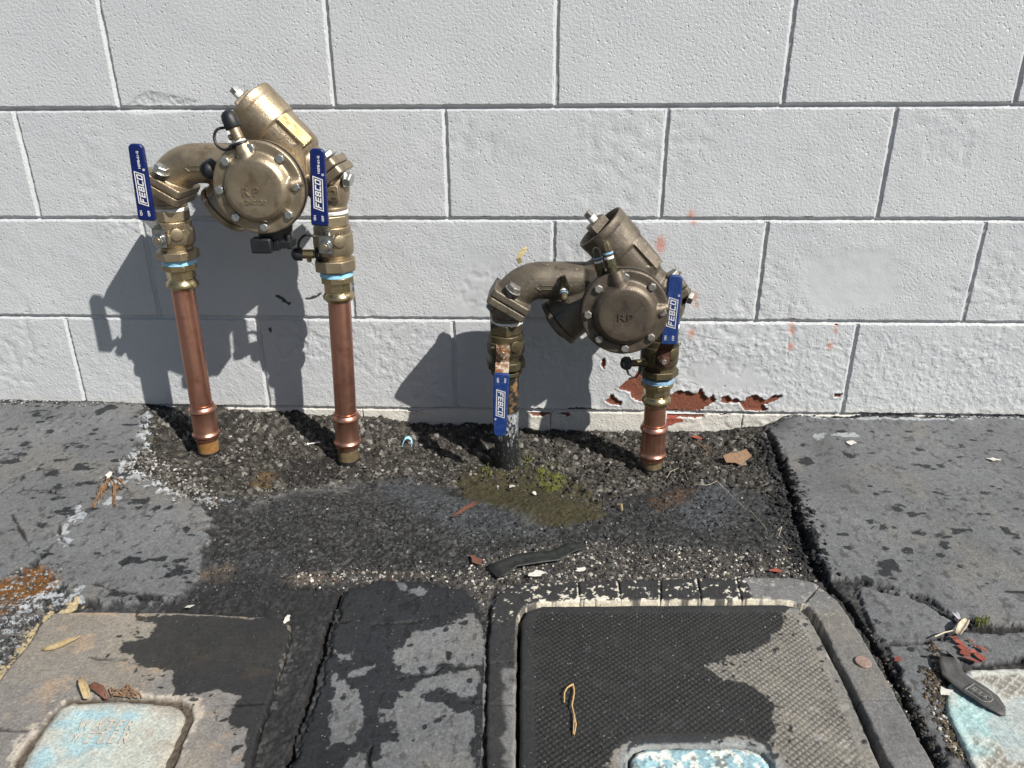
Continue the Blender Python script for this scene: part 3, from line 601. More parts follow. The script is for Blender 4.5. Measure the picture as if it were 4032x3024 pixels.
# right vault: collar in segments, lid with raised lattice, blue insert
joints = [gz(p) for p in ([(1249, 1255), (1253, 1306)], [(1335, 1253), (1341, 1306)], [(1427, 1252), (1427, 1306)], [(1505, 1250), (1516, 1306)], [(1590, 1250), (1604, 1306)], [(1772, 1268), (1738, 1306)], [(1850, 1519), (1945, 1517)], [(1114, 1356), (1058, 1350)], [(1112, 1433), (1050, 1438)], [(1112, 1528), (1048, 1527)])]
def f_col(x, y):
    n = fbm(x*70, y*70, 4, 121)-.5; s = np.minimum(sdf(x, y, colO), -sdf(x, y, colI))+n*.003
    z = edgez(s, .004, .0028, .034)+.0007*n
    TY = gz([(1300, 1330)])[0][1]
    c = np.array([.13, .13, .132])*(.72+.6*fbm(x*40, y*40, 5, 122))[..., None]
    c = mix(c, (.16, .15, .13), sst(.5, .7, fbm(x*12, y*12, 3, 125))*.6)
    dk = sst(.0, .03, sst(.32, .18, x)+.25*n-.3); c = mix(c, np.array([.018, .0185, .020])*(.6+.8*fbm(x*200, y*200, 3, 126))[..., None], dk*.94)
    leftdry = sst(gz([(1110, 1440)])[0][1], gz([(1110, 1500)])[0][1], y+.12*n)*sst(.2, .1, x)*sst(.016, .008, -sdf(x, y, colI)+.02*n); c = mix(c, (.15, .15, .15), leftdry*.8)
    top = sst(TY-.03, TY, y)
    din = -sdf(x, y, colI); fl_ = fbm(x*120, y*120, 4, 123); fl2 = fbm(x*330, y*330, 2, 124)
    wht = sst(.0, .03, fl_*.6+fl2*.4-.640+.16*np.clip(1-din/.007, 0, 1)+.05*np.clip(1-np.abs(din-.03)/.02, 0, 1)*(fl2-.4))*np.clip(top*(.3+.7*dk), 0, 1)
    c = mix(c, (.62, .59, .50), wht*.9)
    c = mix(c, (.50, .46, .37), sst(.0022, .0012, din)*sst(-.006, -.005, din)*(top*.8*sst(.36, .46, fl_)+.12))
    for j in joints[:5]: c = mix(c, (.6, .57, .48), sst(.0016, .0006, seg_dist(x, y, [(j[0][0]-.0022, j[0][1]), (j[1][0]-.0022, j[1][1])]))*(fl2+.3*fl_ > .62)*.8)
    for j in joints:
        d = seg_dist(x, y, j)+n*.002; z = z-.004*(1-sst(.0003, .0014, d)); c = mix(c, (.02, .02, .02), (1-sst(.0004, .0013, d))*.8)
    return s, z, c, np.full(x.shape, -.05), np.full(x.shape, .5)
cv, cq, ca = sheet('c', None, bb(colO, ymin=-.99), .0015, f_col, M['conc'])
cen = cv[cq].mean(1); seg = np.zeros(len(cq), int)
def side(j):
    (ax, ay), (bx, by) = j; return (bx-ax)*(cen[:, 1]-ay)-(by-ay)*(cen[:, 0]-ax)
top = cen[:, 1] > gz([(1300, 1309)])[0][1]
for j in joints[:5]: seg += (top & (side(j) > 0)).astype(int)
rs = (cen[:, 0] > .2); seg = np.where(rs & (side(joints[5]) > 0), 6, seg); seg = np.where(rs & (cen[:, 1] < joints[6][0][1]), 7, seg)
lf = (cen[:, 0] < .1) & ~top; seg = np.where(lf, 0, seg)
for k, j in enumerate(joints[7:]): seg = np.where((cen[:, 0] < .1) & (cen[:, 1] < j[0][1]), 8+k, seg)
vault = bpy.data.objects.new('vault_collar', None); COL.objects.link(vault); vault.location = (*np.mean(colO, 0), 0.)
tag(vault, 'dark concrete collar of jointed segments around the lattice-topped vault lid', 'collar')
for k in np.unique(seg):
    v, q, a = compact(cv, cq[seg == k], ca); c_ = v.mean(0)*[1, 1, 0]
    o = link('collar_segment', rawmesh('collar_segment', v-c_, q, True, a), M['conc'], vault); o.location = Vector(c_)-vault.location
dryR = [gz(c3([(640, 370), (690, 330), (740, 318), (790, 340), (830, 400), (900, 540), (1000, 720), (1100, 960), (1250, 1280), (1400, 1700), (600, 1700), (590, 1290), (560, 1200), (575, 1160), (590, 1100), (575, 1040), (585, 960), (540, 910), (500, 880), (430, 840), (400, 820), (330, 805), (260, 800), (190, 750), (150, 712), (200, 682), (280, 660), (330, 640), (360, 620), (430, 610), (480, 585), (520, 560), (560, 540), (570, 500), (620, 470), (650, 420)])), gz(c3([(200, 1200), (290, 1170), (350, 1150), (420, 1180), (500, 1210), (560, 1260), (560, 1400), (200, 1240)])), gz(c2([(1680, 1356), (1740, 1290), (1830, 1220), (1870, 1200), (1850, 1260), (1820, 1400)]))]
latdir = math.radians(38)
def f_lidR(x, y):
    n = fbm(x*60, y*60, 4, 131)-.5; n2 = fbm(x*220, y*220, 2, 134)-.5
    s0 = sdf(x, y, lidR); s1 = -sdf(x, y, holeR); s = np.minimum(s0, s1)+n*.0015
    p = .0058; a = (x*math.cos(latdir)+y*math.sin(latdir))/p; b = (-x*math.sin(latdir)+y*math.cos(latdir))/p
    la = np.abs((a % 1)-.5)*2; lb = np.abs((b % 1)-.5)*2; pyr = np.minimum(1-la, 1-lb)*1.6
    zone = sst(.013, .019, s0+n*.004)*sst(.014, .018, s1); wear = .55+.6*fbm(x*30, y*30, 3, 139)
    z = edgez(s, .003, .003, .03)+.0016*sst(.05, .7, pyr)*zone*wear-.0010*zone+.0005*n
    c = np.array([.205, .196, .176])*(.78+.45*fbm(x*22, y*22, 5, 135))[..., None]
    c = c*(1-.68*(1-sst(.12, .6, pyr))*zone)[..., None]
    c = mix(c, (.12, .12, .122), sst(.02, .0, s0)*.6); c = mix(c, (.2, .185, .16), sst(.55, .7, fbm(x*50, y*50, 4, 136))*.6)
    c = mix(c, (.24, .26, .27), sst(.012, .004, s1)*.7)
    dry = np.maximum.reduce([sdf(x, y, q) for q in dryR])
    wt = -dry+n*.009+n2*.006; wt = np.where(dry < .02, np.maximum(wt, (fbm(x*150, y*150, 2, 137)-.76)*.03), wt); wt = np.minimum(wt, .004+s1-.006)
    c = mix(c, (.30, .29, .27), (worley(x*90, y*90, 140)[2] > .985)*.5)
    return s, z, c, wt, np.full(x.shape, .75)
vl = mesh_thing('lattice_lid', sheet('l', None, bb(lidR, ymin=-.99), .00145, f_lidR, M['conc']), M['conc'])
tag(vl, 'large concrete vault lid with a raised diamond lattice, mostly stained black', 'lid')
def f_insR(x, y):
    n = fbm(x*60, y*60, 4, 141)-.5; s = sdf(x, y, insR)+n*.004; z = edgez(s, .004, .005, .03)+.0016*(fbm(x*150, y*150, 3, 142)-.5)
    c = mix(np.array([.24, .38, .43])*(.8+.4*fbm(x*30, y*30, 3, 143))[..., None], (.62, .66, .62), sst(.48, .56, fbm(x*110, y*110, 4, 144)))
    c = mix(c, (.09, .10, .10), sst(.62, .68, fbm(x*160, y*160, 3, 145))*.8); return s, z, c, np.full(x.shape, -.05), np.full(x.shape, .2)
ir = mesh_thing('vault_insert_lid', sheet('l', None, bb(insR, ymin=-.99), .0016, f_insR, M['insert']), M['insert'])
tag(ir, 'flaking light blue insert lid at the bottom edge of the vault lid', 'lid')
def f_lidF(x, y):
    n = fbm(x*60, y*60, 4, 151)-.5; s = sdf(x, y, lidF)+n*.004
    p = .0105; an = math.radians(38); a = (x*math.cos(an)+y*math.sin(an))/p; b = (-x*math.sin(an)+y*math.cos(an))/p
    la = np.abs((a % 1)-.5)*2; lb = np.abs((b % 1)-.5)*2; ridge = np.maximum(sst(.72, .95, la), sst(.72, .95, lb))
    panel = sdf(x, y, gz([(2125, 1560), (2185, 1506), (2400, 1506), (2500, 1640), (2180, 1650)]))
    zone = sst(.010, .014, s)*sst(.002, -.002, panel)
    z = edgez(s, .002, .004, .03)+.0011*ridge*zone+.0006*n
    c = np.array([.44, .45, .42])*(.8+.4*fbm(x*25, y*25, 4, 152))[..., None]
    c = mix(c, (.17, .155, .13), (1-ridge)*zone*sst(.42, .6, fbm(x*30, y*30, 4, 153)+.1*sst(-.6, -.8, y))*.9)
    c = mix(c, (.30, .52, .54), sst(.45, .6, fbm(x*15, y*15, 3, 156)+.25*sst(-.62, -.52, y))*.65)
    c = mix(c, (.30, .34, .34), sst(-.002, .004, panel)*.8)
    c = mix(c, (.06, .055, .05), sst(.55, .68, fbm(x*40, y*40, 4, 157)-.2*sst(.0, .02, s))*.7)
    return s, z, c, np.full(x.shape, -.05), np.full(x.shape, .4)
lf_ = mesh_thing('painted_box_lid', sheet('l', None, (.30, 1.15, -.95, -.44), .0024, f_lidF, M['insert']), M['insert'])
tag(lf_, 'pale turquoise painted lattice lid at the lower right edge', 'lid')
# brand/emblem letters on the vault lid edge are worn to a few raised strokes; left as relief text
wl_ = MB(); ground_text(wl_, 'CHRISTY', (1408, 1318), (1462, 1318), .008, .0032, .0006)
rim_text = wl_.build('lettering', simple('worn_rim_letters', (.05, .05, .05), None, .6, 0), vl); rim_text.location = -vl.location
M['coin'] = simple('pinkish_metal_disc', (.26, .17, .14), (.33, .24, .21), .55, .3, 200, 500, .0005)
p = P(1863, 1438, .0058); d_ = MB().lathe((0, 0, 0), (0, 0, 1), [(-.003, .0095), (.0008, .0095), (.0013, .009)], 28).build('survey_disc', M['coin'], loc=tuple(p))
tag(d_, 'small round pinkish metal disc set in the right side of the concrete collar', 'disc')

# ---------------------------------------------------------------- loose stones
ICO_V = []; ph = (1+5**.5)/2
for a, b in ((-1, ph), (1, ph), (-1, -ph), (1, -ph)): ICO_V += [(a, b, 0), (0, a, b), (b, 0, a)]
ICO_V = np.array(ICO_V)/math.hypot(1, ph)
def hull_faces(V):
    out = []; n = len(V)
    for i in range(n):
        for j in range(i+1, n):
            for k in range(j+1, n):
                if max(np.linalg.norm(V[i]-V[j]), np.linalg.norm(V[j]-V[k]), np.linalg.norm(V[i]-V[k])) < 1.06:
                    nn = np.cross(V[j]-V[i], V[k]-V[i]); out.append((i, j, k) if nn@V[i] > 0 else (i, k, j))
    return np.array(out)
ICO_F = hull_faces(ICO_V)
def stones(name, poly, n, smin, smax, pal, label, sink=.25, pw=3.0, avoid=None, warp=.01):
    p = np.array(poly); x = RNG.uniform(p[:, 0].min(), p[:, 0].max(), n*5); y = RNG.uniform(p[:, 1].min(), min(p[:, 1].max(), -.003), n*5)
    k = sdf(x, y, poly)+RNG.normal(0, warp, len(x)) > 0
    for a in (avoid or []): k &= sdf(x, y, a) < -.003
    for (cx_, cy_) in PIPES: k &= np.hypot(x-cx_, y-cy_) > .025
    x = x[k][:n]; y = y[k][:n]; n = len(x); h, col, wet, isl, sid, sm, fl = ground_fields(x, y)
    r = smin+(smax-smin)*RNG.random(n)**pw
    V = ICO_V[None]*(1+RNG.uniform(-.28, .28, (n, 12, 1)))*RNG.uniform(.6, 1.25, (n, 1, 3))*r[:, None, None]; V[:, :, 2] *= .75
    an = RNG.uniform(0, 6.28, n); c, s = np.cos(an)[:, None], np.sin(an)[:, None]; V = np.stack([V[:, :, 0]*c-V[:, :, 1]*s, V[:, :, 0]*s+V[:, :, 1]*c, V[:, :, 2]], -1)
    V += np.stack([x, y, h+r*(.5-sink)], -1)[:, None]
    Fs = (ICO_F[None]+np.arange(n)[:, None, None]*12).reshape(-1, 3)
    pc = np.array([c[:3] for c in pal]); pwt = np.array([c[3] for c in pal], float); ci = RNG.choice(len(pal), n, p=pwt/pwt.sum())
    cc = pc[ci]*RNG.uniform(.7, 1.3, (n, 1)); cc = np.repeat(cc, 12, 0)
    o = link(name, rawmesh(name, V.reshape(-1, 3), Fs, False, {'tint': cc}), M['stone'])
    return tag(o, label, 'gravel', kind='stuff')
PIPES = [(-.688, -.14), (-.405, -.14), (-.088, -.14), (.2, -.14)]
grey = [(.035, .033, .029, 5), (.055, .05, .043, 5), (.085, .08, .07, 3), (.15, .145, .13, 1.2), (.30, .29, .27, .45), (.02, .02, .02, 4)]
dark = [(.018, .018, .018, 6), (.03, .03, .031, 5), (.05, .05, .05, 3), (.10, .105, .11, 1.2), (.38, .37, .34, .25)]
light = [(.46, .44, .39, 2), (.3, .27, .22, 1), (.07, .065, .06, 4), (.03, .03, .03, 5), (.2, .1, .07, .25)]
stones('gravel', gravelZ, 9000, .0013, .0042, grey, 'loose dark gravel around the pipes below the wall')
stones('gravel', midrough, 6000, .0010, .0032, [(.016, .016, .016, 6), (.03, .03, .031, 5), (.055, .055, .058, 3), (.10, .105, .11, 1.0), (.28, .27, .26, .12)], 'coarse dark grit on the broken asphalt in the middle', .35, avoid=[slabM, slabL])
stones('gravel', chipsZ, 2600, .0009, .0028, light, 'pale chips and grit along the top of the vault collar', .3, avoid=[colO, slabM])
stones('gravel', tarband, 1500, .0015, .005, [(.014, .014, .015, 6), (.03, .03, .03, 3), (.06, .06, .06, 1)], 'black crumbled asphalt along the edge of the right slab', .2)
lz = gp([(258, 1000), (320, 970), (480, 1060), (470, 1100), (380, 1080), (290, 1025)])
stones('gravel', lz, 500, .0015, .0045, [(.34, .34, .33, 2), (.2, .19, .17, 2), (.08, .07, .06, 2)], 'light crushed stone beside the left slab', .2)
wl2 = gp([(0, 868), (300, 872), (300, 880), (0, 878)])
stones('gravel', gp([(-200, 856), (320, 860), (320, 880), (-200, 885)]), 900, .0009, .0026, [(.4, .42, .44, 1), (.12, .12, .11, 2), (.03, .03, .03, 4)], 'fine light grit along the foot of the wall at the left', .3, warp=.004)
stones('gravel', gp([(1650, 892), (2500, 892), (2500, 915), (1660, 922)]), 1100, .0009, .0026, [(.42, .43, .43, 1), (.12, .12, .11, 2), (.02, .02, .02, 5)], 'fine light grit along the foot of the wall at the right', .3, warp=.004)
stones('gravel', gz([(1862, 1340), (1885, 1370), (1930, 1440), (2000, 1560), (2060, 1700), (2030, 1700), (1960, 1560), (1890, 1420)]), 900, .001, .003, [(.03, .028, .024, 5), (.1, .09, .07, 2), (.35, .33, .3, .4)], 'grit filling the crack right of the collar', .2, warp=.003)
stones('gravel', gz([(2010, 1380), (2050, 1440), (2040, 1520), (2090, 1640), (2060, 1640), (2020, 1560), (2000, 1480), (2015, 1430)]), 700, .001, .003, [(.05, .04, .03, 5), (.12, .09, .05, 2), (.45, .43, .38, .7)], 'grit beside the turquoise lid', .2, warp=.004)
stones('gravel', rustm, 350, .001, .0032, [(.2, .2, .19, 3), (.05, .04, .03, 3)], 'stones among the rust-brown moss at the left', .3, warp=.02)
stones('gravel', gz([(-40, 1440), (-40, 1290), (60, 1290), (150, 1300), (100, 1320), (60, 1380), (0, 1450)]), 900, .001, .0035, [(.20, .215, .23, 1.4), (.05, .05, .05, 5), (.11, .10, .09, 2)], 'stones and lichen crumbs above the left lid', .3, warp=.01)
#@@WALL
# ================================================================== WALL
BL, BH, J = .4064, .2032, .0078
def wp(pts): 
    P = onwall(np.array([p[0] for p in pts], float), np.array([p[1] for p in pts], float)); return [(a, b) for a, b in P[:, [0, 2]]]
w5 = lambda L: wp([(1261.8+u/2.88, 384+v/2.88) for u, v in L])
w2 = lambda L: wp([(263.3+u/2.8, 427.9+v/2.8) for u, v in L])
w4 = lambda L: wp([((1880+u/2.3704)/S, (1200+v/2.3704)/S) for u, v in L])
peels = [w5([(205, 1310), (240, 1280), (280, 1250), (310, 1235), (325, 1200), (352, 1188), (400, 1195), (400, 1400), (330, 1385), (300, 1365), (290, 1335), (250, 1325)]),
         w5([(480, 1360), (540, 1350), (585, 1320), (640, 1330), (680, 1340), (705, 1335), (725, 1308), (742, 1345), (770, 1375), (800, 1352), (818, 1390), (800, 1402), (770, 1408), (740, 1440), (700, 1448), (600, 1452), (480, 1450)]),
         w5([(840, 1395), (855, 1370), (885, 1358), (920, 1378), (945, 1370), (975, 1395), (930, 1402), (880, 1405)]),
         w5([(975, 1402), (1010, 1375), (1040, 1355), (1085, 1358), (1120, 1385), (1160, 1358), (1228, 1352), (1200, 1385), (1150, 1400), (1110, 1408), (1135, 1450), (1060, 1448), (1000, 1445), (985, 1420)]),
         w5([(120, 1378), (150, 1372), (155, 1345), (185, 1340), (190, 1365), (205, 1385), (235, 1392), (228, 1408), (180, 1412), (150, 1405)]),
         w5([(112, 1135), (128, 1122), (133, 1150), (122, 1185), (108, 1165)]), w5([(1555, 1343), (1600, 1345), (1590, 1358), (1560, 1358)]),
         w5([(520, 1466), (700, 1462), (765, 1472), (740, 1492), (600, 1490), (520, 1490)]), w5([(850, 1462), (925, 1462), (905, 1478), (850, 1475)]),
         w4([(455, 968), (600, 962), (710, 995), (660, 1020), (590, 1045), (510, 1040)]), w4([(752, 1025), (790, 995), (835, 985), (868, 1035), (845, 1048), (800, 1030)]), w4([(830, 962), (1000, 962), (1100, 975), (1000, 982), (850, 978)]),
         wp([(1130, 887), (1150, 882), (1190, 886), (1180, 893), (1150, 895)]), wp([(870, 884), (915, 886), (900, 889)])]
redp = w5([(512, 1494), (560, 1490), (612, 1500), (618, 1520), (570, 1528), (540, 1545), (512, 1545)])
chips = [w2([(925, 592), (940, 588), (975, 605), (1000, 628), (1020, 635), (1010, 645), (985, 635), (950, 608)]), w2([(1108, 608), (1140, 600), (1180, 590), (1205, 572), (1195, 588), (1160, 608), (1120, 614)]), w2([(888, 792), (898, 782), (908, 800), (900, 825)])]
ringpeel = w2([(930, 880), (960, 850), (1010, 835), (1060, 835), (1100, 870), (1112, 905), (1085, 905), (1040, 915), (1015, 950), (985, 980), (955, 965), (935, 920)])
rusts = [(475, 420, .010), (470, 390, .006), (690, 740, .006), (700, 790, .004), (668, 965, .006), (1295, 900, .006), (1290, 950, .006), (1285, 1050, .006), (1568, 915, .004), (1565, 950, .004), (1530, 1045, .006), (665, 235, .007), (685, 265, .006), (1060, 860, .003)]
RU = [(*w5([(a, b)])[0], r) for a, b, r in rusts]
holes = [(*w5([(1298, 890)])[0], .005), (*w5([(1568, 916)])[0], .0016), (*w5([(875, 1298)])[0], .0012)]
crackw = [w5([(845, 920), (850, 960), (870, 1000)]), w5([(700, 980), (760, 1000), (900, 1010), (1000, 990), (1100, 1000), (1200, 950), (1290, 960)]), w5([(1270, 1000), (1265, 1080), (1268, 1140)]), w5([(1720, 980), (1780, 940), (1850, 950), (1900, 1000), (1915, 1060), (1880, 1080)]), w5([(1510, 1050), (1540, 1035), (1590, 1045), (1640, 1080)]), w5([(610, 1270), (680, 1280), (700, 1290)]), w5([(850, 1190), (880, 1200), (870, 1215)]), w5([(640, 960), (700, 985), (690, 1040), (640, 1060)]), w5([(560, 1290), (550, 1330)])]
smooths = [w5([(1370, 520), (1500, 480), (1900, 440), (1960, 600), (1930, 780), (1500, 830), (1370, 700)]), w5([(640, 1150), (900, 1120), (1150, 1200), (1200, 1300), (1000, 1330), (700, 1300), (610, 1240)]), w5([(640, 940), (1280, 920), (1250, 1000), (1100, 990), (900, 1010), (750, 1000)]), wp([(1010, 540), (1090, 560), (1060, 700), (960, 720)])]
chipA = wp([(262, 237), (285, 222), (305, 203), (320, 198), (350, 204), (400, 212), (430, 220), (400, 240), (300, 245)])
def wall_fields(x, z, edge):
    n = fbm(x*40, z*40, 3, 201)-.5; n2 = fbm(x*170, z*170, 3, 205)-.5
    peel = np.zeros(x.shape); red = peel.copy(); dirt = peel.copy(); sm_ = peel.copy(); ru = peel.copy(); y = peel.copy()
    low = (z.min() < .42)
    y += .0010*(fbm(x*14, z*14, 3, 210)-.5)
    if low:
        y += .0013*(fbm(x*42, z*42, 3, 230)-.5)+.0016*(sst(.45, .68, fbm(x*75, z*75, 4, 233))-.3)*.8*sst(.48, .62, fbm(x*7, z*7, 2, 236))
        s = np.maximum.reduce([sdf(x, z, p) for p in peels])+n2*.006+n*.006+(fbm(x*380, z*380, 2, 240)-.5)*.002; peel = sst(-.0015, .0015, s); y = y+.0042*sst(-.0005, .0006, s)-.0016*sst(-.008, -.0005, s)*(s < 0)
        r = sdf(x, z, redp)+n2*.004; peel = np.maximum(peel, sst(-.0015, .0015, r)); red = (r > -.003)*1.0
        for c_ in chips: s = sdf(x, z, c_)+n2*.004; y = y+.002*sst(-.001, .001, s); dirt = np.maximum(dirt, sst(-.0015, .001, s)*1.6)
        s = -np.abs(sdf(x, z, ringpeel)+n*.012)+.003; y = y+.0015*sst(-.001, .001, s); dirt = np.maximum(dirt, sst(-.004, .002, s)*.28)
        for c_ in crackw: d = seg_dist(x, z, c_)+n2*.003+n*.006; y = y+.0008*(1-sst(.0001, .0010, d)); y = y-.0003*(1-sst(0, .004, np.abs(d-.003)))
        for a in smooths: sm_ = np.maximum(sm_, sst(-.01, .01, sdf(x, z, a)+n*.02))
        for a, b, r in RU: ru = np.maximum(ru, np.exp(-(((x-a)/r)**2+((z-b)/(r*1.6))**2)))
        for a, b, r in holes: d = np.hypot((x-a)/1.7, z-b)+n2*.001; y = y+.012*(1-sst(r*.5, r, d)); dirt = np.maximum(dirt, (1-sst(r*.5, r, d))*1.8)
        # splash dirt along the foot
        foot = (z > -.001); dirt = np.maximum(dirt, np.where(foot, sst(.035, -.004, z)*.42*sst(.50, .40, x)+sst(.010, .0, z)*.42, sst(-.028, -.055, z)*.55+.16+sst(.35, .5, x)*.25))
        dirt = np.maximum(dirt, np.exp(-(((x+.50)/.10)**2+((z-.09)/.09)**2))*.40); dirt = np.maximum(dirt, np.exp(-(((x-.02)/.14)**2+((z-.08)/.06)**2))*.24)
        bub = sst(.50, .62, fbm(x*120, z*120, 3, 215)); rg = sst(.20, .15, z)*(.4+.6*sst(.2, .3, x)); y = y-.0010*bub*rg*(1-sm_)*(1-peel)
        warmv = sst(.03, .0, z)*.35*(z > 0)
    else: warmv = peel*0
    if z.max() > .6:
        s = sdf(x, z, chipA)+n2*.005; cm = sst(-.002, .002, s); y = y+.0012*cm+.0035*cm*sst(0, .03, s)+cm*.0030*(fbm(x*230, z*230, 3, 220)-.4)
    e = edge+n2*.0035+.0008
    y = y+.0062*(1-sst(-.0004, .0021, e))
    return y, peel, red, dirt, sm_, ru, warmv
wall = bpy.data.objects.new('block_wall', None); COL.objects.link(wall); wall.location = (0, 0, 0)
tag(wall, 'grey-white painted concrete block wall with flaking paint at its foot', 'wall')
def axis_pts(a, b, res):
    e = [0, .0012, .0024, .0036, .005, .0075]; n = max(2, int((b-a-.015)/res)); return np.concatenate([a+np.array(e), np.linspace(a+.0075, b-.0075, n+1)[1:-1], b-np.array(e)[::-1]])
def block(name, x0, x1, z0, z1, res, yoff=0., warm=0.):
    xs = axis_pts(x0, x1, res); zs = axis_pts(z0, z1, res) if z1-z0 > .05 else np.linspace(z0, z1, int((z1-z0)/res)+2)
    X, Z = np.meshgrid(xs, zs); ed = np.minimum(np.minimum(X-x0, x1-X), np.minimum(Z-z0, z1-Z))
    y, pe, red, di, sm_, ru, wv = wall_fields(X, Z, ed); nz, nx = X.shape
    V = np.stack([X, y+yoff, Z], -1).reshape(-1, 3); i = np.arange(nz*nx).reshape(nz, nx)
    Qf = np.stack([i[:-1, :-1], i[:-1, 1:], i[1:, 1:], i[1:, :-1]], -1).reshape(-1, 4)
    bd = np.concatenate([i[0, :], i[1:, -1], i[-1, -2::-1], i[-2:0:-1, 0]]); V2 = V[bd].copy(); V2[:, 1] = .09; nb = len(bd); o = len(V)
    k = np.arange(nb); Qs = np.stack([bd[k], o+k, o+(k+1) % nb, bd[(k+1) % nb]], -1)
    V = np.r_[V, V2]; at = {}
    for nme, a in (('peel', pe), ('redpaint', red), ('dirt', di), ('smooth', sm_), ('rustspot', ru), ('warm', np.clip(wv+warm, 0, 1))):
        a = a.reshape(-1); at[nme] = np.r_[a, a[bd]]
    c = np.array([(x0+x1)/2, 0, (z0+z1)/2])
    return link(name, rawmesh(name, V-c, np.r_[Qf, Qs], True, at), M['wall'], wall, tuple(c))
for row in range(0, 10):
    z0 = row*BH+J/2; z1 = (row+1)*BH-J/2; off = .5 if row % 2 == 0 else 0
    for k in range(-6, 6):
        xa = (k+off)*BL+J/2; xb = (k+1+off)*BL-J/2
        vis = xb > -1.35 and xa < 1.25 and row < 4
        res = .05 if not vis else (.0058 if row > 1 else .0034)
        if vis and row == 0 and xb > -.75 and xa < 1.0: res = .0022
        if vis and row == 1 and -.75 < xb and xa < .9: res = .0030
        if row == 3 and k == -2: res = .0024
        block('block', xa, xb, z0, z1, res, random.uniform(-.0006, .0006))
for k in range(-6, 6):   # footing course
    xa, xb = k*BL*1.0, (k+1)*BL; block('footing_block', xa, xb-.0008, -.11, -J/2+.0015, .003 if -1 < xa < .7 else .03, .0012, .75)
mo = MB()
def strip(a0, a1, horizontal, c):
    n = 60 if horizontal else 10; V = []; Fs = []
    for i in range(n+1):
        t = a0+(a1-a0)*i/n
        for dd, yy in ((-.55, .0030), (-.25, .0052), (0, .0060), (.25, .0052), (.55, .0030)):
            yy = yy*(1.5 if horizontal and abs(c-3*BH) < .01 else (1.05 if horizontal else .8))
            j = (_h(np.array([i*7.+c*1000]), np.array([dd*40.]), 5)[0]-.5)*.0012
            V.append((t, yy+j, c+dd*J) if horizontal else (c+dd*J, yy+j, t))
    for i in range(n):
        for k in range(4): Fs.append([i*5+k, i*5+k+1, i*5+k+6, i*5+k+5])
    mo.add(V, Fs)
for r in range(0, 11):
    for k in range(-6, 6): strip(k*BL, (k+1)*BL, True, r*BH)
for row in range(10):
    off = .5 if row % 2 == 0 else 0
    for k in range(-6, 7): strip(row*BH+.003, (row+1)*BH-.003, False, (k+off)*BL)
mt = NT('painted_mortar'); mj = mo.build('mortar', mt.out(mt.mix(mt.ramp(mt.noise(30, 5), .4, .7), (.52, .535, .545), (.46, .47, .47)), .5, 0, mt.bump(mt.noise(500, 3), .0009), .35), wall); mj['kind'] = 'stuff'

#@@ASM
# ================================================================== BACKFLOW ASSEMBLIES (local frame: x right, y to wall, z up)
YP = -.14; CXD, CZD = .064, .500          # relief cover centre
def n_(v): v = np.asarray(v, float); return v/np.linalg.norm(v)
A1 = n_((.696, 0, -.718)); T1 = np.array([.033, .004, .614]); P1 = np.array([.718, 0, .696])
A2 = n_((-.77, 0, -.64)); FNL = n_((-.52, 0, -.85)); FNR = n_((.60, 0, -.80)); FL = np.array([-.1345, 0, .490]); FR = np.array([.147, 0, .507])
def flange(mb, c, nrm, t0, t1, hw=.0375, hy=.044, r=.007):
    nrm = n_(nrm); u = np.cross(nrm, (0, 1, 0)); u /= np.linalg.norm(u); v = np.array([0, 1., 0]); pts = []
    for cx_, cy_, a0 in ((hw-r, hy-r, 0), (-hw+r, hy-r, 90), (-hw+r, -hy+r, 180), (hw-r, -hy+r, 270)):
        for k in range(6): a = math.radians(a0+k*18); pts.append(np.asarray(c)+u*(cx_+r*math.cos(a))+v*(cy_+r*math.sin(a))+nrm*t0)
    mb.prism(pts, nrm*(t1-t0))
# --- main body casting
b = MB()
b.tube([(.06, 0, .527), (-.04, 0, .527)]+[p for p in arc((-.075, 0, .527), (-.108, 0, .527), FL-FNL*.008, 12)], .0335, 32)
flange(b, FL, FNL, -.0150, -.0006)
b.lathe(T1, A1, [(.046, .0425), (.075, .042), (.100, .0405), (.108, .037), (.113, .031), (.15, .029), (.156, .029)], 40)
flange(b, FR, FNR, -.0150, -.0006)
b.tube([T1+A1*.11, T1+A1*.135, FR-FNR*.006], [.031, .030, .030], 28)
b.lathe(T1, A1, [(-.002, .0468), (.040, .0462), (.0435, .0455), (.0445, .0425)], 40)   # cap ring, hollowed below
E2 = np.array([-.046, .004, .445])
b.lathe(E2, -A2, [(.008, .044), (.012, .0455), (.05, .0445), (.11, .040)], 40)
b.cyl((CXD, -.088, CZD), (CXD, .02, CZD), .052, n=40); b.cyl((CXD, -.094, CZD), (CXD, -.082, CZD), .0735, n=56)
b.lathe((CXD, -.088, CZD), (0, 1, 0), [(0, .070), (.03, .056), (.05, .05)], 40)
b.lathe((.035, -.002, .535), (0, 0, 1), [(-.045, .010), (-.03, .036), (0, .047), (.02, .04), (.036, .015)], 28)
b.box((.075, 0, .53), (.045, .035, .03))
b.prism([np.array([CXD-.02, -.09, CZD-.05]), np.array([CXD+.045, -.09, CZD-.05]), np.array([CXD+.03, 0, CZD-.055]), np.array([CXD-.02, 0, CZD-.055])], (0, 0, .03))
# name plate pad
pn = n_(P1*.72+np.array([0, -.69, 0])); pu = A1; pw = np.cross(pn, pu)
padc = T1+A1*.074+pn*.0405
b.box(padc, (.030, .0115, .006), pu, pw, pn)
body_me = voxel(b, .0017, 3)
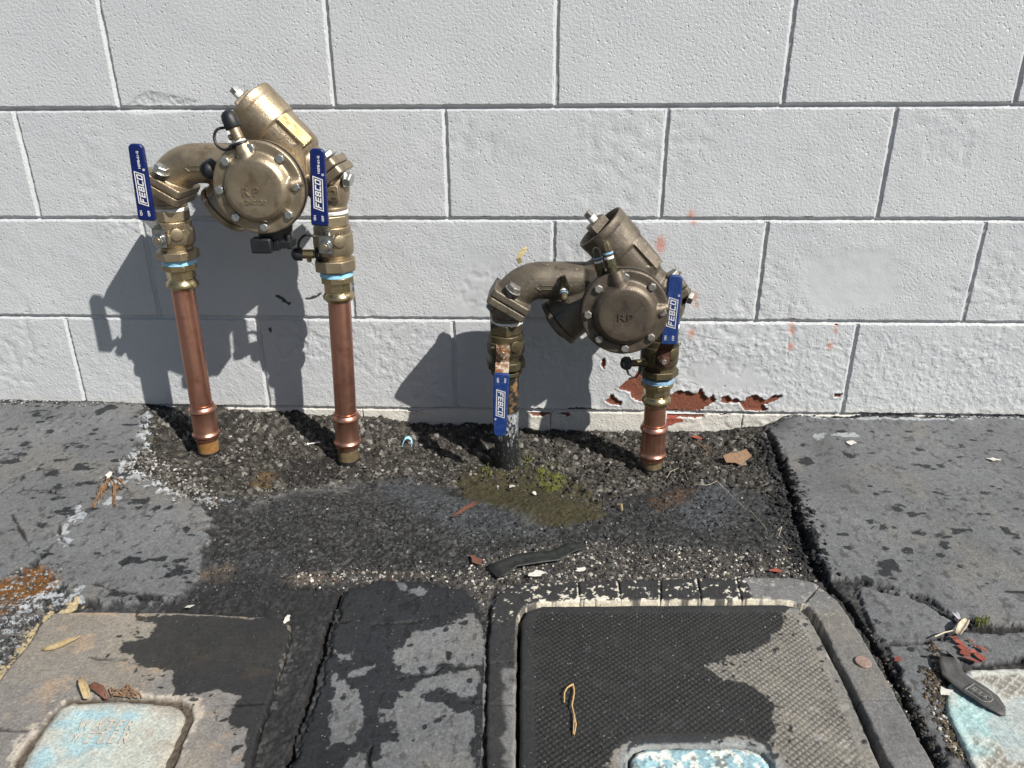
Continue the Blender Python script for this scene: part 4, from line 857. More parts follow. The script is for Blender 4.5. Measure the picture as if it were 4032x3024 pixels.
# bore of the barrel: a real cup added in front of the casting end
def cup(parent, mat, matb):
    c = MB(); c.lathe(T1-A1*.0005, A1, [(.026, .0001), (.026, .038), (.006, .0415), (-.010, .0425), (-.0125, .0440), (-.0125, .0462), (-.011, .0474), (.002, .0474), (.004, .0462)], 48)
    c.f = [f for f in c.f if len(f) < 10]
    o = c.build('barrel_rim', mat, parent)
    g = MB(); g.lathe(T1+A1*.024, -A1, [(0, .017), (.016, .016)], 20); X = n_(np.cross(A1, (0, 1, 0)))
    g.box(T1-A1*.013, (.0165, .0145, .013), n_(X+np.array([0, .35, 0])), n_(np.array([0, 1, 0])-X*.35), A1)
    g.build('barrel_plug', mat, parent, bevel=.0016)
    h_ = MB(); h_.cyl(T1-A1*.024, T1-A1*.036, .0075, n=20).build('thread_tape', M['teflon'], parent)
    q = MB(); q.lathe(T1-A1*.034, -A1, [(0, .0075), (.012, .0075)], 4, .4).build('plug_screw', matb, parent, bevel=.0006)
# cover
b = MB(); b.lathe((CXD, -.097, CZD), (0, -1, 0), [(0, .0722), (.002, .0735), (.009, .0735), (.0112, .0715), (.0112, .057), (.0135, .0545), (.021, .050), (.0258, .044), (.0268, .036), (.0268, .0001)], 72)
b.tube([(CXD-.006, -.106, CZD+.032), (CXD-.014, -.106, CZD+.056), (CXD-.019, -.104, CZD+.0705)], [.017, .0135, .0115], 20)
b.tube([(CXD+.036, -.110, CZD+.002), (CXD+.056, -.106, CZD+.006), (CXD+.072, -.103, CZD+.010)], [.010, .0105, .0075], 16)
cover_me = voxel(b, .0014, 4)
gas_me = MB().lathe((CXD, -.0935, CZD), (0, -1, 0), [(0, .0742), (.004, .0742)], 64).mesh('gasket')
# arrow outline raised on the inlet pipe
def arrow_mesh():
    mb = MB(); c = np.array([-.070, 0, .5225]); pts = [(-.016, 0), (-.006, .0065), (-.006, .0035), (.018, .0035), (.018, -.0035), (-.006, -.0035), (-.006, -.0065)]
    for (a0, a1), (b0, b1) in zip(pts, pts[1:]+pts[:1]):
        q = []
        for (x, z) in ((a0, a1), (b0, b1)):
            zz = c[2]+z-.527; y = -math.sqrt(max(.0335**2-zz**2, 0)); q.append((c[0]+x, y-.0002, c[2]+z))
        mb.tube(q, .0009, 6)
    return mb.mesh('arrow')
arrow_me = arrow_mesh()
def inst(name, me, mat, parent, loc=(0, 0, 0)):
    o = bpy.data.objects.new(name, me); COL.objects.link(o)
    if not me.materials: me.materials.append(mat)
    o.material_slots[0].link = 'OBJECT'; o.material_slots[0].material = mat; o.parent = parent; o.location = loc; return o
bolt_me = None
def hexbolt(p, ax, r, hgt, washer=None, ang=0):
    p = np.asarray(p, float); ax = n_(ax); g = MB()
    if washer: g.lathe(p, ax, [(0, washer), (.0016, washer)], 24)
    g.lathe(p+ax*(.0016 if washer else 0), ax, [(0, r), (hgt*.8, r), (hgt, r*.84)], 6, ang); return g
def handle(root, c, top, hub, down, mats, nsf, name='lever_handle'):
    """c: x of blade centre at hub end; top: tip point; hub: nut point"""
    blue, steel, prn, nut = mats; tip = np.asarray(top, float); hubp = np.asarray(hub, float); sgn = -1 if down else 1
    Lb = .1235; ax = n_((tip-hubp)*[1, 0, 1]); side = np.cross(ax, (0, -1, 0)); side = n_(side)   # side: to the left looking at it when up
    yf = -.078 if not down else -.066
    basep = tip-ax*Lb; basep[1] = yf; tp = tip.copy(); tp[1] = yf-.004
    out = np.array([0, -1., 0]); axb = n_(tp-basep)
    root_h = bpy.data.objects.new(name, None)  # replaced by mesh below
    # blade: rounded outline, wider to the hub
    g = MB(); w0, w1 = .0143, .0120; pts = []
    def rc(s, wv): return basep+axb*s+side*wv
    for k in range(7): a = math.pi*k/6/2; pts.append(rc(Lb-.008+.008*math.sin(a), w1-.008+.008*math.cos(a)))
    for k in range(7): a = math.pi*k/6/2; pts.append(rc(Lb-.008+.008*math.cos(a), -(w1-.008+.008*math.sin(a))))
    pts += [rc(.003, -w0), rc(0, -w0+.002), rc(0, w0-.002), rc(.003, w0)]
    nb = np.cross(side, axb); nb = nb if nb[1] < 0 else -nb
    g.prism([q-nb*.0055 for q in pts], nb*.0085)
    h = g.build('lever_sleeve', blue, root, bevel=.0022)
    # steel shank: from inside the sleeve stepping back to the hub
    hb = hubp.copy(); fl = hb+ax*.018; sw = .0125
    g = MB(); th = np.array([0, .0024, 0])
    def plate(p, q, wa, wb): g.prism([p+side*wa, p-side*wa, q-side*wb, q+side*wb], th)
    e0 = hb-ax*.0135; plate(e0, fl, .0125, .0125); g.prism([fl+side*.0125, fl-side*.0125, basep+axb*.004-side*.0128, basep+axb*.004+side*.0128], th)
    for sg in (1, -1):
        g.prism([e0+side*sg*.0125, fl+side*sg*.0125, fl+side*sg*.0125+(0, .007, 0), e0+side*sg*.0125+(0, .007, 0)], -side*sg*.0018)
    g.build('lever_shank', steel, root, bevel=.0008)
    hexbolt(hb+(0, -.0005, 0), (0, -1, 0), .0105, .0065, .0112, .3).build('stem_nut', nut, root, bevel=.0006)
    MB().cyl(hb+(0, -.006, 0), hb+(0, -.0105, 0), .0052, n=14).build('stem', M['valvebrass'] if steel is not M['darkrust'] else M['oldzinc'], root, bevel=.0008)
    # print
    X = axb if not down else axb; X = axb; Yv = side; N = np.cross(X, Yv)
    if N[1] > 0: Yv = -Yv
    face = nb*.0032
    lg = MB(); mid = basep+axb*(Lb*(.425 if nsf or not down else .47))+face
    if not nsf: mid = basep+axb*(Lb*(.47 if not down else .47))+face
    logo_geo(lg, mid, .052, .0165, X, Yv, .00035)
    put_text(lg, '®', .0040, mid+axb*.031-Yv*.0085, X, Yv, .0002, .01)
    if nsf: put_text(lg, 'NSF®-61-G', .0040, basep+axb*Lb*.80+face-Yv*.0020, X, Yv, .0002, .015, W=.0275)
    put_text(lg, 'ON', .0040, basep+axb*.0125+face+Yv*.0070, X, Yv, .0002, .015)
    put_text(lg, 'OFF', .0040, basep+axb*.0125+face-Yv*.0062, X, Yv, .0002, .015)
    lg.build('lettering', prn, h)
def ball_valve(root, cx_, z, mat, tape, tmat, bonnet=True, dxl=0):
    """z: dict of levels"""
    g = MB(); g.lathe((cx_, 0, z['ht']), (0, 0, -1), [(0, .0285), (.002, .0325), (z['ht']-z['hb']-.001, .0325), (z['ht']-z['hb'], .030)], 6, .42); g.build('valve_hex', mat, root, bevel=.0012)
    bt, bb_ = z['hb'], z['bb']; L = bt-bb_
    g = MB(); g.lathe((cx_, 0, bt), (0, 0, -1), [(0, .030), (.0015, .0325), (.013, .0325), (.0145, .0345), (L*.55, .0352), (L-.008, .0345), (L-.004, .0325), (L, .0285), (L+.006, .0280)], 44)
    g.cyl((cx_-.003, -.014, z['nut']), (cx_-.003, -.040, z['nut']), .0165, .0145, n=28); g.cyl((cx_-.003, -.038, z['nut']), (cx_-.003, -.047, z['nut']), .0085, n=20)
    bm_ = g.build('ball_valve', mat, root, bevel=.0006)
    g = MB(); g.lathe((cx_+.017, -.026, z['nut']+.006), (.55, -.83, 0), [(0, .0125), (.0068, .0112), (.0075, .0095)], 28).build('packing_boss', mat, bm_, bevel=.0008)
    g = MB(); put_text(g, 'FEBCO', .0062, np.array([cx_+.0255, -.0245, z['hb']-.0075]), n_((.70, .71, 0)), (0, 0, 1), .0006, .01); g.build('lettering', mat, bm_)
    g = MB(); g.lathe((cx_, 0, z['h2t']), (0, 0, -1), [(0, .0285), (.003, .0375), (z['h2t']-z['h2b']-.002, .0375), (z['h2t']-z['h2b'], .034)], 8, .2); g.build('valve_hex', mat, root, bevel=.0010)
    g = MB(); g.cyl((cx_, 0, z['tt']+.004), (cx_, 0, z['tt']-.004), .0292, n=40); g.lathe((cx_, 0, z['tt']+.0035), (0, 0, -1), [(0, .0278), (.002, .0296), (.0055, .0290), (.007, .027)], 40, jit=.025)
    g.build('thread_tape', tmat, root)
def press_adapter(root, cx_, z, mat, cx2):
    g = MB(); g.lathe((cx_, 0, z['tt']-.004), (0, 0, -1), [(0, .028), (.001, .0305), (.0105, .0305), (.0115, .028)], 8, .1); g.build('adapter_hex', mat, root, bevel=.0006)
    a = np.array([cx_, 0, z['tt']-.015]); e = np.array([cx2, 0, z['ce']]); L = np.linalg.norm(e-a)
    g = MB(); g.lathe(a, (0, 0, -1), [(0, .0250), (.016, .0250), (.017, .024)], 8, .3)
    g.lathe(a+np.array([0, 0, -.0165]), e-a, [(0, .0235), (.003, .0240), (.006, .0268), (.009, .0284), (.013, .0284), (.016, .0262), (.018, .0240), (L-.0165-.001, .0238), (L-.0165, .0228)], 44)
    g.build('press_adapter', mat, root, bevel=.0003)
def coupling(root, pt, pb, r=.0205):
    pt = np.asarray(pt, float); pb = np.asarray(pb, float); L = np.linalg.norm(pt-pb)
    MB().lathe(pt, pb-pt, [(0, r+.0002), (.0005, r+.0022), (.004, r+.0022), (.006, r+.0040), (.0095, r+.0062), (.0125, r+.0062), (.0155, r+.0035), (.018, r+.0026), (L-.020, r+.0026), (L-.017, r+.0038), (L-.014, r+.0062), (L-.0105, r+.0062), (L-.0075, r+.0035), (L-.006, r+.0024), (L-.0005, r+.0022), (L, r+.0002)], 44).build('press_coupling', M['copper'], root)
def common(root, bron, cov, zinc, gask, vlv, tag_old):
    bo = inst('valve_body', body_me, bron, root); cup(root, bron, M['oldzinc'] if tag_old else M['zinc'])
    inst('flow_arrow', arrow_me, bron, bo)
    inst('gasket', gas_me, gask, root); cv_ = inst('relief_cover', cover_me, cov, root)
    for k in range(8):
        a = math.radians(92.5+45*k); p = (CXD+.0618*math.cos(a), -.1075, CZD+.0618*math.sin(a))
        hexbolt(p, (0, -1, 0), .0076, .0062, .0, random.uniform(0, 1)).build('cover_bolt', zinc, root, bevel=.0007)
    # lower barrel cap and plug
    g = MB(); g.lathe(E2-A2*.0095, A2, [(0, .0460), (.001, .0478), (.008, .0478), (.0105, .046), (.0105, .030), (.016, .029), (.018, .026)], 44); g.build('barrel_cap', bron, root, bevel=.0006)
    # flange second halves + elbows
    for F0, FN, xo, zt in ((FL, FNL, -.1385, .447), (FR, FNR, .1475, .442)):
        g = MB(); flange(g, F0, FN, .0006, .0145); g.tube(arc(F0+FN*.006, F0+FN*.026+np.array([0, 0, -.004]), (xo, 0, .462), 9)+[(xo, 0, .455), (xo, 0, zt)], .0278, 32)
        me = voxel(g, .0016, 2); inst('outlet_elbow', me, bron, root)
        g = MB(); g.cyl((xo, 0, zt+.007), (xo, 0, zt+.0125), .0290, n=36); g.build('elbow_rim', bron, root, bevel=.001)
        g = MB(); g.lathe((xo, 0, zt+.006), (0, 0, -1), [(0, .0275), (.0015, .0292), (.0055, .0290), (.007, .0275)], 40, jit=.02).build('thread_tape', M['teflon'], root)
    # flange bolts
    def fbolt(c, ax, gap):
        c = np.asarray(c, float); ax = n_(ax); g = MB(); g.cyl(c, c-ax*(gap+.03), .0062, n=18)
        for k in range(int(gap/.0016)): g.cyl(c-ax*(.001+k*.0016), c-ax*(.0018+k*.0016), .0068, n=18)
        g.build('bolt_shank', M['oldzinc'], root)
        hexbolt(c, ax, .0125, .0095, .0150, .5).build('flange_bolt', zinc, root, bevel=.0008)
    fbolt((-.1265, -.036, .5175), -FNL+np.array([0, -.12, 0]), .010); fbolt((-.162, -.008, .481), FNL+np.array([-.35, -.1, 0]), 0)
    fbolt((.158, -.012, .537), -FNR, .004); fbolt((.183, -.014, .503), n_(FNR+np.array([.8, -.25, .4])), .001)
# ------------------------------------------------ left assembly
def root_at(x, z, label):
    r = bpy.data.objects.new('backflow_preventer', None); COL.objects.link(r); r.location = (x, YP, z); return tag(r, label, 'backflow preventer')
class Off:  # all children share one offset so that local z reads as surveyed
    pass
LX = -.540; RX = .054; DZ = -.204
def shift_children(r, dz):
    for ch in list(r.children): ch.location = ch.location+Vector((0, 0, dz))
rl = root_at(LX, -.045, 'shiny new bronze backflow preventer on two tall copper pipes at the left')
common(rl, M['bronze'], M['bronze'], M['zinc'], M['gasket'], M['valvebrass'], False)
zL = dict(ht=.450, hb=.430, bb=.384, nut=.4035, h2t=.379, h2b=.360, tt=.3555, ce=.305); zR = dict(ht=.441, hb=.421, bb=.366, nut=.392, h2t=.364, h2b=.340, tt=.334, ce=.283)
ball_valve(rl, -.1405, zL, M['valvebrass'], True, M['bluetape']); ball_valve(rl, .1465, zR, M['valvebrass'], True, M['bluetape'])
press_adapter(rl, -.1410, zL, M['brass'], -.1432); press_adapter(rl, .1470, zR, M['brass'], .1468)
lm = (M['blue'], M['chrome'], M['print'], M['chrome'])
handle(rl, 0, (-.1362, -.08, .5665), (-.1450, -.0455, .4035), False, lm, True); handle(rl, 0, (.1585, -.08, .5585), (.1455, -.0455, .3935), False, lm, True)
def px(z, side): return -.1432+(z-.305)*(.0055/.31) if side < 0 else .1468+(z-.283)*(.0115/.29)
for sd, zt, c0, c1_ in ((-1, .312, .072, -.005), (1, .290, .058, -.019)):
    MB().cyl((px(zt, sd), 0, zt), (px(c0-.01, sd), 0, c0-.01), .0206, n=44).build('copper_pipe', M['copper'], rl)
    coupling(rl, (px(c0, sd), 0, c0), (px(c1_, sd), 0, c1_))
    MB().cyl((px(c1_+.01, sd), 0, c1_+.01), (px(c1_-.03, sd), 0, c1_-.03), .0202, n=36).build('riser_pipe', M['tailstain'] if sd < 0 else M['tailstain2'], rl)
    MB().cyl((px(c1_-.025, sd), 0, c1_-.0255), (px(c1_-.07, sd), 0, c1_-.08), .0212, n=36, c=.001).build('pipe_sleeve', M['black'], rl)
# cover lettering
g = MB(); put_text(g, 'R P', .0135, (CXD-.0065, -.1238, CZD-.003), (1, 0, 0), (0, 0, 1), .0018, .006, W=.026); g.build('lettering', M['bronze'], rl, bevel=.0003); g = MB(); put_text(g, '240720', .0068, (CXD-.0005, -.1238, CZD-.0195), (1, 0, 0), (0, 0, 1), .0015, .010, W=.033)
g.build('lettering', M['bronze'], rl); g = MB()
g.lathe((CXD-.0245, -.1232, CZD-.0195), (0, -1, 0), [(0, .0043), (.0010, .0043)], 20); g.tube([(CXD-.027, -.1245, CZD-.0195), (CXD-.022, -.1245, CZD-.0195)], .0006, 6); g.tube([(CXD-.0245, -.1245, CZD-.022), (CXD-.0245, -.1245, CZD-.017)], .0006, 6)
g.build('date_stamp', M['bronze'], rl); g = MB()
for a in (148, 200): 
    aa = math.radians(a); q = np.array([CXD+.0655*math.cos(aa), -.1083, CZD+.0655*math.sin(aa)]); put_text(g, 'H' if a == 148 else 'v', .0045, q, (1, .0, .2), (-.2, 0, 1), .0006); g.build('lettering', M['bronze'], rl); g = MB()

# cast letters on the barrel
g = MB()
for row, s, w_ in ((0, '175 PSI', .030), (1, 'MAX  WWP', .040)):
    aa = .030 if row == 0 else .036; n0 = n_(P1*(.34-.20*row)+np.array([0, -.9, 0])); c = T1+A1*(.066+.008*row)+n0*.0420
    put_text(g, s, .0062, c, A1, np.cross(n0, A1)*1.0 if np.cross(A1, np.cross(n0, A1))@n0 > 0 else -np.cross(n0, A1), .0009, .01, W=w_)
g.build('lettering', M['bronze'], rl)
g = MB().box((.158, -.0290, .4805), (.0145, .004, .0125)); g.build('size_plate', M['bronze'], rl, bevel=.0015)
g = MB(); put_text(g, '1/2', .0150, (.158, -.0335, .4805), (1, 0, 0), (0, 0, 1), .0012, .01); g.build('lettering', M['bronze'], rl)
pl = MB().box(padc+pn*.0068, (.0275, .0100, .0008), pu, pw, pn).build('name_plate', M['plate'], rl, bevel=.0003)
g = MB()
for k, (a, bb_, la, lb) in enumerate([(-.022, .002, .004, .0022), (-.014, -.002, .0035, .003), (-.004, .004, .003, .0008), (.004, .005, .009, .0005), (.006, .002, .009, .0005), (.008, -.001, .008, .0005), (.010, -.004, .007, .0005), (-.022, -.005, .003, .0006)]):
    g.box(padc+pn*.0078+pu*a+pw*bb_, (la, lb, .0002), pu, pw, pn)
g.build('print', M['ink'], pl)
# test cocks
def cock(root, base, tip, mat, cap_mat, rc=.0125, Lc=.028, boss=.0085):
    base = np.asarray(base, float); tip = np.asarray(tip, float); ax = n_(tip-base); L = np.linalg.norm(tip-base)
    g = MB(); g.lathe(base, ax, [(0, boss), (.004, boss*.85), (.008, boss*.85), (.009, boss), (L-Lc, boss), (L-Lc+.001, boss*.8), (L-Lc*.6, boss*.8)], 20)
    s_ = n_(np.cross(ax, (0, 1, 0.2))); g.cyl(base+ax*(L-Lc)*.6-s_*0, base+ax*(L-Lc)*.6+s_*.0145, .0045, n=14)
    o = g.build('test_cock', mat, root, bevel=.0004)
    MB().cyl(base+ax*.0005, base+ax*.006, boss+.0006, n=20).build('thread_tape', M['teflon'], o)
    MB().lathe(base+ax*(L-Lc), ax, [(0, rc), (.0008, rc+.0004), (Lc*.55, rc), (Lc*.78, rc*.86), (Lc*.92, rc*.55), (Lc, .001)], 28).build('rubber_cap', cap_mat, o)
    return o
o = cock(rl, (.0455, -.104, .567), (.0265, -.100, .6175), M['valvebrass'], M['black'], .0125, .028)
g = MB(); th = [(.022+.0, -.098, .592), (.010, -.103, .589), (.0045, -.106, .578), (.0085, -.109, .566), (.019, -.111, .5595), (.030, -.112, .562)]
g.tube(crv(th), .0022, 10)
g.tube([(.0435+.0125*math.cos(a), -.104+.0125*math.sin(a), .5685+.003*math.cos(a)) for a in np.linspace(0, 6.2832, 22)], .0022, 8); g.tube([(.030, -.112, .562), (.034, -.113, .565)], .004, 8)
g.build('cap_tether', M['black'], o)
o = cock(rl, (-.012, -.034, .535), (-.043, -.066, .517), M['valvebrass'], M['black'], .0150, .027)
g = MB(); g.tube([(-.030, -.056, .520), (-.024, -.056, .508), (-.018, -.050, .498), (-.008, -.04, .495)], .0024, 10).build('cap_tether', M['black'], o)
g = MB(); g.tube([(-.011+.0*math.cos(a), -.034+.0120*math.sin(a), .535+.0120*math.cos(a)) for a in np.linspace(0, 6.2832, 20)], .0028, 8).build('cap_tether', M['black'], o)
o = cock(rl, (.124, -.020, .374), (.079, -.034, .377), M['brass'], M['black'], .0118, .019)
g = MB(); g.tube(crv([(.092, -.030, .385), (.094, -.028, .398), (.104, -.024, .4075), (.118, -.022, .406), (.126, -.022, .396)]), .0022, 10); g.tube([(.1235, -.02+.0125*math.sin(a), .374+.0125*math.cos(a)) for a in np.linspace(0, 6.2832, 20)], .0030, 8)
g.build('cap_tether', M['black'], o)
# sensor under the cover
g = MB(); g.cyl((CXD+.002, -.062, .436), (CXD+.002, -.062, .400), .0275, n=36); g.box((CXD+.004, -.070, .404), (.030, .016, .006)); so_ = g.build('flood_sensor', M['black'], rl, bevel=.001)
MB().box((.0535, -.092, .4055), (.0172, .012, .0125)).build('sensor_plug', M['black'], so_, bevel=.003)
g = MB(); g.box((.075, -.085, .404), (.004, .006, .009)); g.cyl((.0935, -.079, .396), (.0935, -.079, .4195), .0043, n=16, c=.001); g.box((.085, -.078, .400), (.008, .003, .003)); g.build('sensor_clip', M['black'], so_, bevel=.0008)
MB().prism([(.083, -.060, .435), (.096, -.060, .435), (.092, -.060, .405), (.086, -.060, .405)], (0, .004, 0)).build('sensor_bracket', M['oldzinc'], so_)
shift_children(rl, .045)
# ------------------------------------------------ right assembly
rr = root_at(RX, DZ+.142, 'old dark weathered backflow preventer standing low on short pipes at the right')
common(rr, M['oldbronze'], M['oldcover'], M['oldzinc'], M['gasket'], M['oldvalve'], True)
zL2 = dict(ht=.450, hb=.428, bb=.384, nut=.404, h2t=.379, h2b=.360, tt=.352, ce=.30); zR2 = dict(zR); zR2.update(h2b=.347, tt=.3385, ce=.285)
ball_valve(rr, -.1415, zL2, M['oldvalve'], True, M['oldvalve']); ball_valve(rr, .1440, zR2, M['oldvalve'], True, M['oldbluetape'])
press_adapter(rr, .1440, zR2, M['brass'], .1435)
handle(rr, 0, (.1480, -.08, .5585), (.1445, -.0455, .3925), False, (M['oldblue'], M['darkrust'], M['oldprint'], M['darkrust']), False)
handle(rr, 0, (-.1510, -.07, .2490), (-.1450, -.0455, .4045), True, (M['oldblue'], M['rust'], M['oldprint'], M['rust']), False)
MB().cyl((.1435, 0, .293), (.1440, 0, .232), .0206, n=44).build('copper_pipe', M['copper'], rr); coupling(rr, (.1440, 0, .246), (.1445, 0, .167))
MB().cyl((.1445, 0, .175), (.1445, 0, .150), .0203, n=36).build('riser_pipe', M['tailstain2'], rr); MB().cyl((.1445, 0, .1525), (.1445, 0, .10), .0212, n=36, c=.001).build('pipe_sleeve', M['black'], rr)
MB().cyl((-.1415, 0, .362), (-.1425, 0, .10), .0238, n=44).build('riser_pipe', M['blackpipe'], rr)
g = MB(); put_text(g, 'RP', .0115, (CXD+.0005, -.1240, CZD-.003), (1, 0, 0), (0, 0, 1), .0015, -.004, W=.026); g.build('lettering', M['oldcover'], rr); g = MB()
for a, s in ((149, 'H'), (52, 'A')):
    aa = math.radians(a); put_text(g, s, .0045, np.array([CXD+.0655*math.cos(aa), -.1083, CZD+.0655*math.sin(aa)]), (1, .0, .2), (-.2, 0, 1), .0006); g.build('lettering', M['oldcover'], rr); g = MB()

def flare(root, base, tip, r=.0075):
    base = np.asarray(base, float); tip = np.asarray(tip, float); ax = n_(tip-base); L = np.linalg.norm(tip-base)
    o = MB().lathe(base, ax, [(0, r), (L*.25, r), (L*.27, r*1.05), (L*.3, r*1.05)], 20).build('test_cock', M['oldvalve'], root)
    MB().lathe(base+ax*L*.28, ax, [(0, r*1.15), (L*.22, r*1.15), (L*.23, r*.9)], 6).build('cock_hex', M['oldvalve'], o, bevel=.0006)
    MB().cyl(base+ax*L*.50, base+ax*L*.57, r*.95, n=18).build('thread_tape', M['teflon'], o)
    MB().lathe(base+ax*L*.56, ax, [(0, r*.95), (L*.34, r*.95), (L*.42, r*.6), (L*.44, r*.3)], 6).build('flare_cap', M['oldvalve'], o, bevel=.0006)
    MB().lathe(base+ax*L*.62, ax, [(0, r*.92), (L*.015, r*1.02), (L*.05, r*1.01), (L*.06, r*.92)], 16, jit=.06).build('blue_paint', M['oldbluetape'], o)
flare(rr, (.0255, -.088, .555), (.0125, -.084, .6055), .0078); flare(rr, (.043, -.101, .560), (.0265, -.097, .6200), .0085)
flare(rr, (-.036, -.030, .534), (-.037, -.066, .508), .0078); MB().cyl((-.036, -.036, .532), (-.039, -.036, .545), .005, n=12).build('cock_stem', M['oldvalve'], rr, bevel=.0005)
M['charred'] = simple('charred_cap', (.012, .012, .012), (.06, .06, .055), .7, 0, 200, 260, .002)
o = MB().lathe((.122, -.016, .3775), (-1, -.2, 0), [(0, .0085), (.012, .0085), (.013, .0070), (.032, .0065), (.038, .009)], 16).build('test_cock', M['oldvalve'], rr)
MB().lathe((.090, -.022, .3775), (-1, -.2, .05), [(0, .0075), (.003, .0115), (.012, .0122), (.018, .0085), (.0205, .002)], 20, jit=.07).build('charred_cap', M['charred'], o)
g = MB(); g.tube([(.082, -.026, .3675), (.086, -.028, .358), (.092, -.028, .354)], [.002, .0022, .001], 8); g.tube([(.108, -.022, .372), (.107, -.022, .360), (.101, -.022, .350), (.094, -.02, .346)], [.0022, .0018, .0014, .0008], 8); g.build('cap_tether', M['charred'], o)
g = MB(); g.cyl((-.166, -.040, .4115), (-.148, -.041, .4115), .0035, n=10); g.build('valve_stop', M['oldvalve'], rr)
shift_children(rr, -.142)

#@@DEBRIS
# ================================================================== LITTER
def leafmat(name, c, c2, rough=.7): return simple(name, c, c2, rough, 0, 250, 700, .0006)
M['tanleaf'] = leafmat('dry_tan_leaf', (.38, .30, .17), (.27, .20, .10)); M['brownleaf'] = leafmat('brown_leaf', (.18, .10, .055), (.26, .17, .10)); M['redleaf'] = leafmat('red_brown_leaf', (.16, .06, .035), (.10, .045, .03))
M['redflake'] = leafmat('red_paint_flake', (.30, .078, .050), (.22, .055, .038), .6); M['whiteflake'] = leafmat('white_paint_flake', (.66, .64, .58), (.52, .50, .45), .6)
M['root'] = leafmat('root_fibre', (.30, .17, .075), (.2, .10, .045)); M['twig'] = leafmat('pale_twig', (.55, .36, .17), (.42, .26, .11)); M['thread'] = leafmat('pale_fibre', (.5, .47, .36), (.4, .36, .26))
M['strap'] = simple('black_rubber_strap', (.010, .013, .013), (.028, .03, .028), .42, 0, 90, 260, .0008); M['greystrap'] = simple('grey_rubber_strap', (.045, .045, .047), (.075, .074, .072), .6, 0, 90, 300, .0006)
M['mossy'] = leafmat('green_moss', (.08, .09, .018), (.16, .165, .035))
def gxyz(px_, py_, dz=.0, lvl=False):
    if lvl: return P(px_, py_, .004+dz)
    q = G([px_], [py_])[0]; h = ground_h(q[0], q[1]); return np.array([q[0], q[1], max(h, -.08)+.0015+dz])
def ribbon(name, pts, widths, mat, label, cat, group=None, lift=None, curl=0.0, thick=.0006, lvl=False, dz=0., n=5, edge=0.0):
    C = np.array([gxyz(a, b, dz, lvl) for a, b in pts]); m_ = len(C)
    if lift is not None: C[:, 2] += np.array(lift)
    V = []; Fs = []
    for i in range(m_):
        T = C[min(i+1, m_-1)]-C[max(i-1, 0)]; T[2] = 0; T /= np.linalg.norm(T); sd = np.array([-T[1], T[0], 0])
        for k in range(n):
            u = k/(n-1)*2-1; V.append(C[i]+sd*widths[i]*(u+(random.uniform(-edge, edge) if abs(u) == 1 else 0))+np.array([0, 0, curl*widths[i]*u*u+random.uniform(0, .0004)]))
    for i in range(m_-1):
        for k in range(n-1): Fs.append([i*n+k, i*n+k+1, (i+1)*n+k+1, (i+1)*n+k])
    c0 = C.mean(0); me = bpy.data.meshes.new(name); me.from_pydata([tuple(v-c0) for v in V], [], Fs); me.polygons.foreach_set('use_smooth', np.ones(len(Fs), bool))
    o = link(name, me, mat, None, tuple(c0)); s_ = o.modifiers.new('solid', 'SOLIDIFY'); s_.thickness = thick; s_.offset = 1
    return tag(o, label, cat, group)
def flake(px_, py_, r, mat, label, cat='paint flake', asp=1.0, lvl=False, tilt=.25, th=.0008, group=None, ang=None, name='paint_flake', dz=0., tv=None):
    c = gxyz(px_, py_, dz, lvl); n = 9; g = MB(); a0 = random.uniform(0, 6) if ang is None else ang; rr_ = [random.uniform(.5, 1.25)*r for _ in range(n)]
    ca, sa = math.cos(a0), math.sin(a0); tx, ty = random.uniform(-tilt, tilt), random.uniform(-tilt, tilt); pts = []
    if tv: tx, ty = tv
    for k in range(n):
        t = 6.2832*k/n; u, v = math.cos(t)*rr_[k]*asp, math.sin(t)*rr_[k]; x, y = u*ca-v*sa, u*sa+v*ca; pts.append((x, y, x*tx+y*ty+r*tilt*.5))
    g.prism(pts, (0, 0, th)); return tag(g.build(name, mat, bevel=.0002, loc=tuple(c)), label, cat, group)
def wires(name, paths, r, mat, label, cat, lvl=False, kind=None):
    g = MB(); c0 = gxyz(*paths[0][0][:2], 0, lvl)
    for path in paths:
        pts = [gxyz(p[0], p[1], (p[2] if len(p) > 2 else .001), lvl)-c0 for p in path]; m_ = len(pts); g.tube(pts, [r*(1-.5*i/m_) for i in range(m_)], 6)
    return tag(g.build(name, mat, loc=tuple(c0)), label, cat, kind=kind)
ribbon('seed_pod', [(93, 1410), (105, 1409), (120, 1406), (135, 1401), (150, 1396), (165, 1391), (177, 1388)], [.0015, .0042, .0050, .0048, .0044, .0026, .0008], M['tanleaf'], 'long dry tan pod lying on the tan concrete lid', 'pod', curl=.7, lvl=True, lift=[.001, .0, 0, 0, .002, .003, .006])
ribbon('dry_leaf', [(192, 1519), (189, 1508), (184, 1498), (179, 1489)], [.0035, .0042, .0035, .0006], M['tanleaf'], 'folded tan leaf point sticking up above the blue water meter lid', 'leaf', curl=.8, lvl=True, lift=[.003, .006, .010, .014])
ribbon('dry_leaf', [(192, 1500), (205, 1499), (220, 1505), (234, 1519)], [.0015, .0042, .0048, .002], M['redleaf'], 'red-brown curled leaf above the blue water meter lid', 'leaf', curl=.6, lvl=True, lift=[.006, .008, .006, .003])
rp = []
for k in range(26):
    a, b_ = random.uniform(235, 300), random.uniform(1497, 1514); q = [(a, b_, random.uniform(.001, .006))]
    for _ in range(5): a += random.uniform(-9, 12); b_ += random.uniform(-5, 5); q.append((a, min(max(b_, 1492), 1516), random.uniform(.0, .009)))
    rp.append(q)
wires('root_mat', rp, .0009, M['brownleaf'], 'brown mat of dead roots in the gap above the water meter lid', 'roots', True)
rp = []
